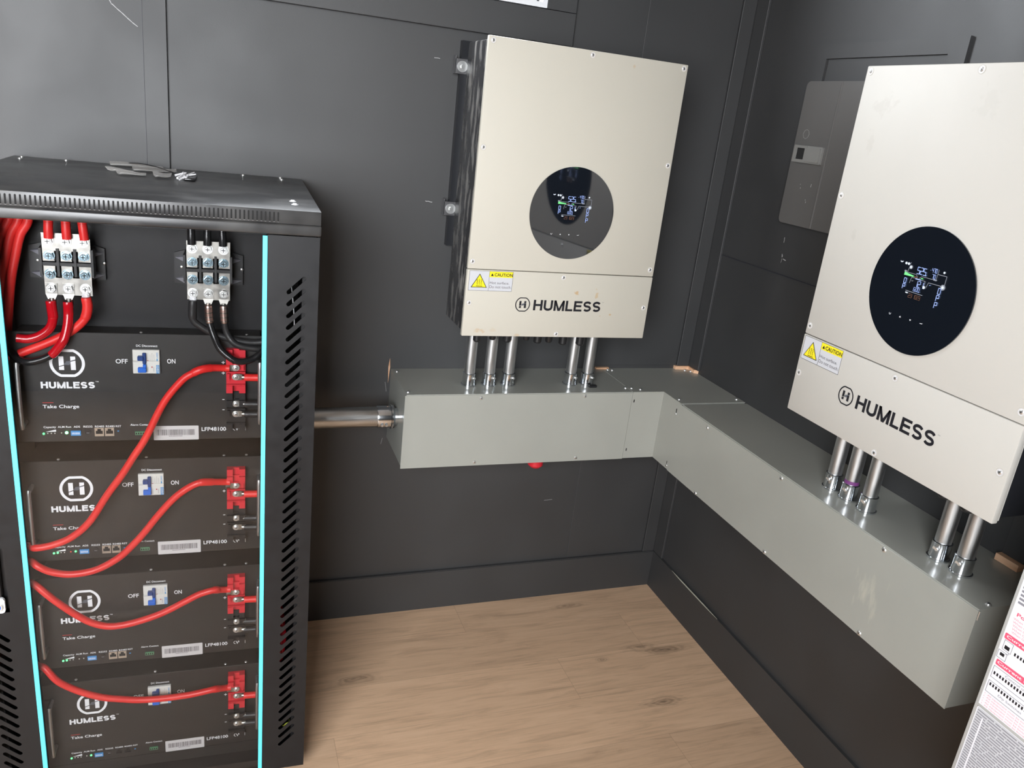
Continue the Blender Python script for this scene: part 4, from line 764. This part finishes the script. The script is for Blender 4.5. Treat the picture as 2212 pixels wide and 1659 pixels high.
# ------------------------------------------------------------------ cables (points measured on the face plane, absolute z)
def cable(name, label, pts, r, mats, n=14, cat='cable', group=None, sleeve=None, sub=8):
    """pts: (u, z, n)"""
    c = thing(name, label, cat, RW(pts[0][0], pts[0][2], pts[0][1]), PH, group); o_ = c.location.copy()
    inv = Matrix.Rotation(-PH, 3, 'Z'); P = [inv @ (Vector(RW(p[0], p[2], p[1]))-o_) for p in pts]
    sp_ = smooth_path(P, sub); q = MB(); q.tube(sp_, r, n); q.build('cable_sheath', mats, c)
    if sleeve:
        for (i0, i1, rr, mt) in sleeve:
            s_ = sp_[i0*sub:i1*sub+1]; q = MB(); k = len(s_)
            if mt == 'rings':
                for t_ in (1, 3, 5, 7): dd_ = (s_[t_+1]-s_[t_]).normalized()*.0009; q = MB(); q.tube([s_[t_]-dd_, s_[t_]+dd_], .0084, n, caps=True); q.build('crimp_ring', 'tin', c)
                continue
            q.tube(s_, rr, n, rs=[rr*(.90 if (a in (0, k-1)) else 1) for a in range(k)]); q.build('heat_shrink_sleeve', mt, c)
    return c
def A(p, n): a, z_ = at(p[0], p[1], n); return (a, z_, n)
C1 = [(.3960, 1.0332), (.3909, 1.0334), (.3700, 1.0340), (.3487, 1.0312), (.3300, 1.0262), (.3066, 1.0140), (.2723, .9631), (.2367, .8830), (.1895, .8030), (.1500, .7480), (.1224, .7165), (.0900, .6650), (.0554, .6485), (.0157, .6440)]
DP = -.034
def lead(pts, n0=-.018, n1=DP, tail=True):
    k = len(pts); out = []
    for i, p in enumerate(pts): out.append(A(p, n0 if i < 2 else (n0+n1)/2 if i == 2 else n1))
    if tail: u, z_, n_ = out[-1]; out[-1] = (u, z_, -.026); out += [(u-.022, z_+.004, -.012), (u-.045, z_+.012, .03)]
    return out
C1 = [(.3975, 1.0332), (.3860, 1.0334), (.3640, 1.0345), (.3487, 1.0312), (.3260, 1.0235), (.3066, 1.0120), (.2880, .9890), (.2650, .9480), (.2400, .8870), (.2100, .8350), (.1800, .7890), (.1500, .7440), (.1180, .6960), (.0880, .6640), (.0554, .6485), (.0250, .6430), (.0100, .6440)]
C1 = [(.3975, 1.0332), (.3860, 1.0334), (.3640, 1.0335), (.3440, 1.0300), (.3270, 1.0215), (.3066, 1.0060), (.2723, .9590), (.2367, .8830), (.2130, .8425), (.1895, .8020), (.1600, .7570), (.1249, .6980), (.0900, .6640), (.0554, .6485), (.0250, .6435), (.0120, .6440)]
cable('battery_cable', 'red cable swooping down from the topmost module to the left edge', lead(C1), .0071, 'red_cable', sleeve=[(2, 4, .0080, 'red_cable')], group='red battery leads')
C2 = [(.3975, .7775), (.3860, .7775), (.3640, .7785), (.3366, .7777), (.3100, .7640), (.2822, .7395), (.2520, .7020), (.2269, .6666), (.2000, .6340), (.1719, .6066), (.1300, .5830), (.0842, .5764), (.0480, .5850), (.0250, .6000), (.0129, .6066)]
cable('battery_cable', 'red cable leading from the second module down left across its sockets', lead(C2), .0071, 'red_cable', sleeve=[(2, 3, .0080, 'red_cable')], group='red battery leads')
C3 = [(.3975, .5105), (.3860, .5105), (.3720, .5112), (.3610, .5114), (.3330, .5040), (.3038, .4886), (.2600, .4650), (.2193, .4501), (.1800, .4410), (.1465, .4407), (.1160, .4530), (.0868, .4766), (.0500, .5150), (.0138, .5519)]
cable('battery_cable', 'red cable sagging across the third module below its name', lead(C3), .0071, 'red_cable', sleeve=[(2, 3, .0080, 'red_cable')], group='red battery leads')
C4 = [(.3975, .2424), (.3860, .2424), (.3720, .2422), (.3582, .2418), (.3280, .2372), (.2986, .2339), (.2500, .2330), (.2021, .2361), (.1650, .2440), (.1282, .2541), (.0950, .2700), (.0667, .2885), (.0400, .3130), (.0173, .3420)]
cable('battery_cable', 'red cable crossing the logo of the lowest module', lead(C4), .0071, 'red_cable', sleeve=[(2, 3, .0080, 'red_cable')], group='red battery leads')
ORD = ['topmost', 'second', 'third', 'lowest']
for m_ in range(4):
    zr = ZR0-m_*PZ
    for (dz, mt, colr, rr, rank) in ((-.0541, 'red_cable', 'short red', .0062, ''), (-.1125, 'dark_sleeve', 'upper black', .0052, ''), (-.1350, 'dark_sleeve', 'lower black', .0052, '')):
        a, z_ = at(.4255, zr+dz, -.018); e_, ze = at(.4560, zr+dz, -.018)
        cable('battery_cable', '%s cable leaving the %s module terminals to the right' % (colr, ORD[m_]), [(a, z_, -.0173), (a+.016, z_, -.018), (a+.034, z_, -.018), (a+.048, z_-.002, -.006), (a+.056, z_-.010, .03), (a+.050, z_-.03, .10)], rr, mt, 12, sub=5, sleeve=[(0, 2, rr+.0014, mt)], group='cables at the right of the modules')
# ------------------------------------------------------------------ distribution blocks
def dblock(label, uc, lugs):
    """uc: centre bolt column"""
    base_n = .049; v = thing('distribution_block', label, 'terminal block', RW(uc, .049, 1.17), PH, 'power distribution blocks')
    def Q(du, z_, n): a, zz_ = at(uc+du, z_, n); return a-uc, zz_-1.17
    oy = -.049
    q = MB(); (a0, b0), (a1, b1) = Q(-.0425, 1.2035, .020), Q(.0425, 1.2630, .020)
    q.box(a0, a1, oy+.020, 0, b0, b1)
    # wings with gussets
    (w0, c0), (w1, c1) = Q(-.0600, 1.2060, .040), Q(.0640, 1.2640, .040)
    q.fill([[(w0, c0), (a0, c0-.002), (a0, c1+.006), (w0, c1)][::1]], .008, 0, lambda p: (p[0], oy+.044+p[2], p[1])); q.fill([[(w1, c0), (a1, c0-.002), (a1, c1+.006), (w1, c1)]], .008, 0, lambda p: (p[0], oy+.044+p[2], p[1]))
    for sg, xa, xw in ((-1, a0, w0), (1, a1, w1)):
        for zc in (c0+.008, c1-.010): q.add([(xa, oy+.022, zc-.004), (xa, oy+.022, zc+.006), (xw-sg*.002, oy+.040, zc+.001), (xa, oy+.040, zc-.006), (xa, oy+.040, zc+.008)], [(0, 1, 2), (0, 2, 3), (1, 4, 2)], 1)
    body = q.build('block_base', ['black_plastic', 'grey_text'], v, False)
    for du in (-.0420, -.0140, .0140, .0420):
        q = MB(); (x, z0_), (_, z1_) = Q(du, 1.2085, -.004), Q(du, 1.2600, -.004); q.box(x-.0022, x+.0022, oy-.004, oy+.020, z0_, z1_); q.build('divider', 'black_plastic', v, False)
    q = MB(); (x0_, z0_), (x1_, z1_) = Q(-.0430, 1.2285, -.002), Q(.0430, 1.2345, -.002); q.box(x0_, x1_, oy-.002, oy+.020, z0_, z1_); q.build('centre_rib', 'black_plastic', v, False)
    # bus bars
    def bar(lp, n): return [Q(x, z_, n) for x, z_ in lp]
    up = [(-.0380, 1.2880), (.0405, 1.2885), (.0405, 1.2370), (.0200, 1.2370), (.0200, 1.2560), (.0090, 1.2560), (.0090, 1.2370), (-.0090, 1.2370), (-.0090, 1.2560), (-.0190, 1.2560), (-.0190, 1.2370), (-.0380, 1.2370)]
    lo = [(-.0380, 1.1740), (.0400, 1.1735), (.0400, 1.2280), (.0200, 1.2280), (.0200, 1.2060), (.0090, 1.2060), (.0090, 1.2280), (-.0090, 1.2280), (-.0090, 1.2060), (-.0190, 1.2060), (-.0190, 1.2280), (-.0380, 1.2280)]
    for nm, lp in (('upper_bus_bar', up), ('lower_bus_bar', lo)):
        q = MB(); q.plate([bar(lp, 0)], oy+.003, .003); 
        if nm == 'upper_bus_bar':
            for cx in (-.0280, 0, .0285):
                (x0_, z0_), (x1_, z1_) = Q(cx-.0085, 1.2375, -.002), Q(cx+.0085, 1.2405, -.002); q.box(x0_, x1_, oy-.002, oy+.003, z0_, z1_)
        q.build(nm, 'tin', v, False)
    for i, cx in enumerate((-.0280, 0, .0285)):
        for k, (zr, mt) in enumerate(((1.2730, 'zinc'), (1.2464, 'blue_zinc'), (1.2125, 'blue_zinc'), (1.1862, 'zinc'))):
            x, z_ = Q(cx, zr, -.004); q = MB(); q.cyl((x, oy+.000, z_), (x, oy-.0015, z_), .0095, n=24); q.cyl((x, oy-.0015, z_), (x, oy-.007, z_), .0080, .0076, 6); q.cyl((x, oy-.007, z_), (x, oy-.0078, z_), .0058, .0050, 16)
            q.box(x-.0040, x+.0040, oy-.0081, oy-.0078, z_-.0006, z_+.0006, 1); q.box(x-.0006, x+.0006, oy-.0081, oy-.0078, z_-.0040, z_+.0040, 1); q.build('bolt', [mt, 'gutter_dark'], v)
        # lugs on the lowest row
        x, z_ = Q(cx, 1.1862, -.002); kind = lugs[i]
        q = MB()
        if kind == 'flat':
            q.box(x-.0098, x+.0098, oy-.0015, oy+.000, z_-.0105, z_+.0095); q.add([(x-.0098, oy, z_-.0105), (x+.0098, oy, z_-.0105), (x+.0098, oy-.0015, z_-.0105), (x-.0098, oy-.0015, z_-.0105), (x-.0060, oy+.006, z_-.020), (x+.0060, oy+.006, z_-.020), (x+.0060, oy-.005, z_-.020), (x-.0060, oy-.005, z_-.020)], [(0, 1, 5, 4), (1, 2, 6, 5), (2, 3, 7, 6), (3, 0, 4, 7)])
            q.cyl((x, oy+.0005, z_-.018), (x, oy+.0005, z_-.034), .0068, n=16); q.build('lug', 'tin', v)
        else:
            rnd = random.Random(5); q.ball((x, oy-.003, z_-.012), .0075, 6, sc=(1, .6, .8)); q.v = [(a+rnd.uniform(-.0012, .0012), b_+rnd.uniform(-.0012, .0012), c_+rnd.uniform(-.0012, .0012)) for a, b_, c_ in q.v]; q.build('foil_wrap', 'foil', v, False)
    for sx in (-.0470, .0620-.0):
        x, z_ = Q(sx, 1.2365, .036); q = MB(); screw_geo(q, x, oy+.040, z_, .0030, .0025, 0, None, 'y', -1); q.build('mounting_screw', 'zinc', v)
    return v
dblock('black distribution block with red cables, left one at the cabinet top', .1160, ('flat', 'flat', 'foil'))
dblock('black distribution block with black cables, right one at the cabinet top', .3585, ('foil', 'flat', 'flat'))
NN = -.012
cable('battery_cable', 'deep red cable from the left lug, curling left above the topmost logo', [(p[0], p[1], NN) for p in [(.0880, 1.1660), (.0890, 1.1500), (.0895, 1.1320), (.0830, 1.1130), (.0657, 1.0979), (.0465, 1.0913), (.0280, 1.0927)]], .0082, 'red_dark', group='lower cables of the distribution blocks', sleeve=[(0, 2, .0088, 'red_dark')])
cable('battery_cable', 'deep red cable from the middle lug, turning black near the logo', [(p[0], p[1], p[2]) for p in [(.1160, 1.1650, NN), (.1155, 1.1400, NN), (.1134, 1.1179, NN-.006), (.1074, 1.0953, NN-.012), (.0960, 1.0770, NN-.012), (.0841, 1.0640, NN-.012), (.0640, 1.0540, NN-.012), (.0434, 1.0498, NN-.010), (.0249, 1.0532, NN), (.0120, 1.0640, NN+.01)]], .0070, 'black_cable', group='lower cables of the distribution blocks', sleeve=[(0, 5, .0084, 'red_dark')])
cable('battery_cable', 'bright red cable from the foil wrapped lug, curling down left', [(p[0], p[1], NN+.006) for p in [(.1457, 1.1722), (.1470, 1.1530), (.1410, 1.1310), (.1238, 1.1119), (.0996, 1.0950), (.0680, 1.0785), (.0291, 1.0610)]], .0080, 'red_cable', group='lower cables of the distribution blocks', sleeve=[(0, 2, .0090, 'red_cable')])
cable('battery_cable', 'black cable from the left lug of the right distribution block', [(p[0], p[1], NN+.004) for p in [(.3310, 1.1740), (.3302, 1.1376), (.3417, 1.1239), (.3669, 1.1085), (.4013, 1.0969), (.4363, 1.0908), (.4646, 1.0933), (.478, 1.10)]], .0066, 'dark_sleeve', group='lower cables of the distribution blocks', sleeve=[(0, 1, .0082, 'dark_sleeve')])
cc = cable('battery_cable', 'glossy black cable looping over the topmost red terminal block', [(.3588, 1.1660, NN), (.3612, 1.1310, NN), (.3687, 1.1070, NN-.008), (.3796, 1.0820, -.024), (.4012, 1.0630, -.030), (.4187, 1.0574, -.030), (.4408, 1.0616, -.026), (.4594, 1.0756, -.018), (.474, 1.094, .01)], .0068, 'black_cable', group='lower cables of the distribution blocks', sleeve=[(0, 1, .0078, 'copper_pink'), (0, 1, 0, 'rings')])
cc = cable('battery_cable', 'black cable with coppery lug, rightmost at the right distribution block', [(.3870, 1.1660, NN), (.3885, 1.1318, NN), (.3927, 1.1110, NN), (.4056, 1.0921, NN-.004), (.4275, 1.0829, NN-.004), (.4594, 1.0796, NN), (.476, 1.085, .01)], .0064, 'dark_sleeve', group='lower cables of the distribution blocks', sleeve=[(0, 1, .0078, 'copper_pink'), (0, 1, 0, 'rings')])
for (u0, u1, i) in ((.0925, .0912, 0), (.1200, .1205, 1), (.1465, .1490, 2)):
    cable('battery_cable', 'red cable dropping from the cabinet roof to the %s top bolt' % ('left', 'middle', 'right')[i], [(u0, 1.334, .0), (u0, 1.312, -.004), ((u0+u1)/2, 1.298, -.006), (u1, 1.2795, -.006)], .0078, 'red_cable', group='red cables entering at the cabinet roof')
for (u0, u1, i) in ((.3300, .3304, 0), (.3584, .3581, 1), (.3852, .3861, 2)):
    cable('battery_cable', 'black cable dropping from the cabinet roof to the %s top bolt' % ('left', 'middle', 'right')[i], [(u0, 1.334, .0), (u0, 1.312, -.004), ((u0+u1)/2, 1.298, -.006), (u1, 1.2820, -.006)], .0074, 'black_cable', group='black cables entering at the cabinet roof')
LB = ['rightmost of the bundle', 'second of the bundle', 'third of the bundle', 'leftmost of the bundle']
for i, du in enumerate((0, -.0155, -.031, -.046)):
    cable('battery_cable', 'red cable at the cabinet top left corner, %s' % LB[i], [(.0625+du, 1.334, .004*i), (.0589+du, 1.3055, .004*i), (.0456+du, 1.2810, .004*i), (.0356+du, 1.2449, .004*i), (.0247+du, 1.1983, .004*i), (.0129+du, 1.1335, .004*i+.01), (.000+du*.5, 1.07, .04), (-.004+du*.3, 1.02, .10)], .0076, 'red_cable', group='red cable bundle')
# cable glimpsed through the right slots, green yellow wire
cable('battery_cable', 'red cable glimpsed through the right cabinet slots', [(.485, .47, .12), (.505, .42, .06), (.5130, .375, .01), (.5110, .345, -.005), (.5060, .30, .01), (.490, .24, .08)], .0068, 'red_dark', group='cables behind the slots')
cable('ground_wire', 'yellow green wire end behind the lowest right slots', [(.512, .10, .02), (.516, .128, -.02), (.522, .142, -.03), (.530, .138, -.02), (.532, .11, .02)], .0014, 'yellow_wire', 8, 'wire')

cable('stray_wire', 'thin pale wire behind the uppermost right slots', [(.5110, 1.240, .000), (.5135, 1.215, -.01), (.5165, 1.19, -.015), (.520, 1.155, -.015), (.522, 1.12, -.01)], .0010, 'foil', 8, 'wire')

# ------------------------------------------------------------------ odds on the roof
def rl(u, n, h): return RW(u, n, ZT+h)
strips = [([(.1195, .5320), (.2358, .5380), (.2420, .5018), (.1305, .4708)], .0005, 'clear plastic strip lying farthest back on the cabinet roof'), ([(.1288, .3951), (.1873, .3850), (.2019, .3577), (.1535, .3550)], .0009, 'clear plastic strip at the left of the scraps on the roof'),
          ([(.1560, .3507), (.2176, .3545), (.2222, .3095), (.1749, .2856)], .0013, 'clear plastic strip nearest the front at the left of the scraps'), ([(.1764, .4586), (.2696, .4896), (.2761, .4226), (.1912, .3719)], .0017, 'wide clear plastic strip in the middle of the scraps'), ([(.2289, .3643), (.2680, .3811), (.2711, .3023), (.2463, .2762)], .0021, 'clear plastic strip beside the crumpled white scrap')]
for (pts, h, lb) in strips:
    q = MB(); n = 8; v_ = []
    for i in range(n+1):
        t_ = i/n; a = Vector(pts[0]).lerp(Vector(pts[1]), t_); c_ = Vector(pts[3]).lerp(Vector(pts[2]), t_); cur = .004*math.sin(PI*t_*1.3+h*900)
        for (p, hh) in ((a, .0055+cur*.6), (a.lerp(c_, .3), .0015), (a.lerp(c_, .7), .0015), (c_, .0055+cur*.5)): v_.append(rl(p.x, p.y, h+max(hh, .0003)))
    f_ = [(i*4+k, i*4+k+1, i*4+k+5, i*4+k+4) for i in range(n) for k in range(3)]
    q.add(v_, f_); o = q.build('plastic_strip', 'film', None); sm = o.modifiers.new('s', 'SOLIDIFY'); sm.thickness = .0006; tag(o, lb, 'plastic scrap', 'clear plastic scraps on the cabinet')
q = MB(); q.tube(smooth_path([rl(.1590, .535, .006), rl(.1900, .500, .010), rl(.2253, .462, .010), rl(.2638, .3945, .008), rl(.290, .345, .006)], 6), .0011, 8); tag(q.build('zip_tie_tail', 'black_cable', None), 'thin black wire lying across the plastic scraps', 'wire')
q = MB(); rnd = random.Random(11)
for k in range(9):
    a = rnd.uniform(0, PI); l_ = rnd.uniform(.008, .016); cx, cy = .2960+rnd.uniform(-.010, .010), .330+rnd.uniform(-.03, .03); z_ = .003+rnd.uniform(0, .009)
    p0, p1 = rl(cx-l_*math.cos(a), cy-l_*2*math.sin(a), z_*.6), rl(cx+l_*math.cos(a), cy+l_*2*math.sin(a), z_+.003); q.tube([p0, p1], .0022, 6, rs=[.0026, .0012])
tag(q.build('crumpled_scrap', 'foil', None), 'crumpled white scrap on the cabinet roof', 'scrap')
q = MB(); q.bbox(.2990, .3220, .300, .385, .0004, .006, .002, 2); o = q.build('black_scrap', 'black_cable', None); o.location = (R0.x, R0.y, ZT); o.rotation_euler = (0, 0, PH); tag(o, 'small black plastic bit under the crumpled white scrap', 'scrap')

# ------------------------------------------------------------------ grey enclosure at the lower right and the cords by it
XE = -.35; EYL = -1.4710; ez = 1.12
en = thing('equipment_enclosure', 'light grey metal enclosure with instruction labels at the right edge', 'enclosure', (XE, EYL, .45))
q = MB(); q.bbox(0, .345+B0-.003, -.50, 0, 0, ez-.45, .002, 2); q.build('enclosure_box', 'enclosure', en)
Tr = lambda x: (lambda p: (x-p[1], -p[0], p[2]))
def fmap(mb):            # mesh drawn as front-plane (x right, z up, y out) -> enclosure face (x axis runs to -y)
    mb.v = [(y, -x, z) for (x, y, z) in mb.v]; return mb
q = MB(); q.rect(.006, .40, .3290, .60, 0, 0, .0004)
for k in range(9):
    x = .0100
    for w_ in (.012, .02, .009, .026, .014, .03): q.rect(x, x+w_, .5180+k*.0065, .5215+k*.0065, -.0004, 3); x += w_+.0025
q.text('Power Supply', .0150, .0900, .4960, .5040, -.0004, 1, .02)
for k in range(5): q.text('When GFP installed on circuits use wire rated', .0120+.001*k, .130, .4905-k*.0055, .4940-k*.0055, -.0004, 2)
q.plate([rrect(.0085, .38, .4545, .4645, .002)], -.0004, .0003, 1); q.text('Current loop network', .0120, .130, .4565, .4625, -.0007, 0, .02)
q.plate([rrect(.0095, .38, .4070, .4170, .002)], -.0004, .0003, 1); q.text('Current loop connection', .0120, .140, .4090, .4150, -.0007, 0, .02)
for (x0, z0_, w_, h_) in ((.0060, .4290, .0200, .0200), (.0100, .4370, .0, .0)):
    pass
def frame(x0, x1, z0_, z1_):
    for (a, b_, c_, d_) in ((x0, x1, z0_, z0_+.0006), (x0, x1, z1_-.0006, z1_), (x0, x0+.0006, z0_, z1_), (x1-.0006, x1, z0_, z1_)): q.rect(a, b_, c_, d_, -.0004, 3)
frame(.0110, .0260, .4360, .4530); q.rect(.0140, .0220, .4390, .4450, -.0004, 4); frame(.0070, .0220, .4195, .4330); q.rect(.0110, .0180, .4250, .4300, -.0004, 4); q.line([(.022, .436), (.024, .434), (.019, .431)], .0006, -.0004, 3)
for k in range(14): q.rect(.0310+k*.0050, .0335+k*.0050, .4380-.0000*k, .4430, -.0004, 4)
for k in range(16): q.rect(.0120+k*.0050, .0145+k*.0050, .3900, .3950, -.0004, 4); q.rect(.0120+k*.0050, .0145+k*.0050, .3690, .3740, -.0004, 4)
frame(.0090, .1000, .3830, .4040); frame(.0090, .1000, .3560, .3770); q.text('Dip Switches', .0300, .0700, .3600, .3650, -.0004, 3); q.text('Control unit', .030, .070, .3975, .4015, -.0004, 3)
for k in range(5): q.text('1. All equipment must be bonded and grounded properly', .0100, .150, .3500-k*.0048, .3530-k*.0048, -.0004, 2)
fmap(q); q.build('instruction_label', ['paper', 'pink_print', 'pink_text', 'grey_text', 'black_print'], en, False)
q = MB(); q.rect(.0065, .38, .0700, .3240, 0, 0, .0004); rnd = random.Random(2)
for a in ((.0065, .38, .3232, .3240), (.0065, .0075, .07, .3240)): q.rect(*a, -.0004, 2)
for k in range(52):
    z_ = .3190-k*.0047
    x = .0090
    while x < .13:
        w_ = rnd.uniform(.008, .03); q.rect(x, min(x+w_, .13), z_-.0013, z_+.0006, -.0004, 1, .0001); x += w_+rnd.uniform(.001, .003)
q.rect(.0190, .0215, .080, .31, -.0005, 2, .0001)
fmap(q); q.build('rating_label', ['label_grey', 'grey_text', 'paper'], en, False)
def arc(name, pts, r, mt, label):
    q = MB(); q.tube(smooth_path(pts, 8), r, 14); return tag(q.build(name, mt, None), label, 'cord')
arc('power_cord', [(-.40, -1.30, .38), (-.40, -1.345, .49), (-.40, -1.385, .548), (-.40, -1.425, .580), (-.40, -1.470, .592), (-.40, -1.53, .58), (-.40, -1.60, .50)], .0120, 'red_cord', 'salmon red cord looping up at the bottom right')
arc('power_cord', [(-.41, -1.395, .40), (-.415, -1.400, .50), (-.418, -1.412, .575), (-.42, -1.450, .612), (-.42, -1.500, .60), (-.42, -1.55, .55), (-.42, -1.60, .45)], .0055, 'black_cable', 'glossy black cord over the red one at the bottom right')
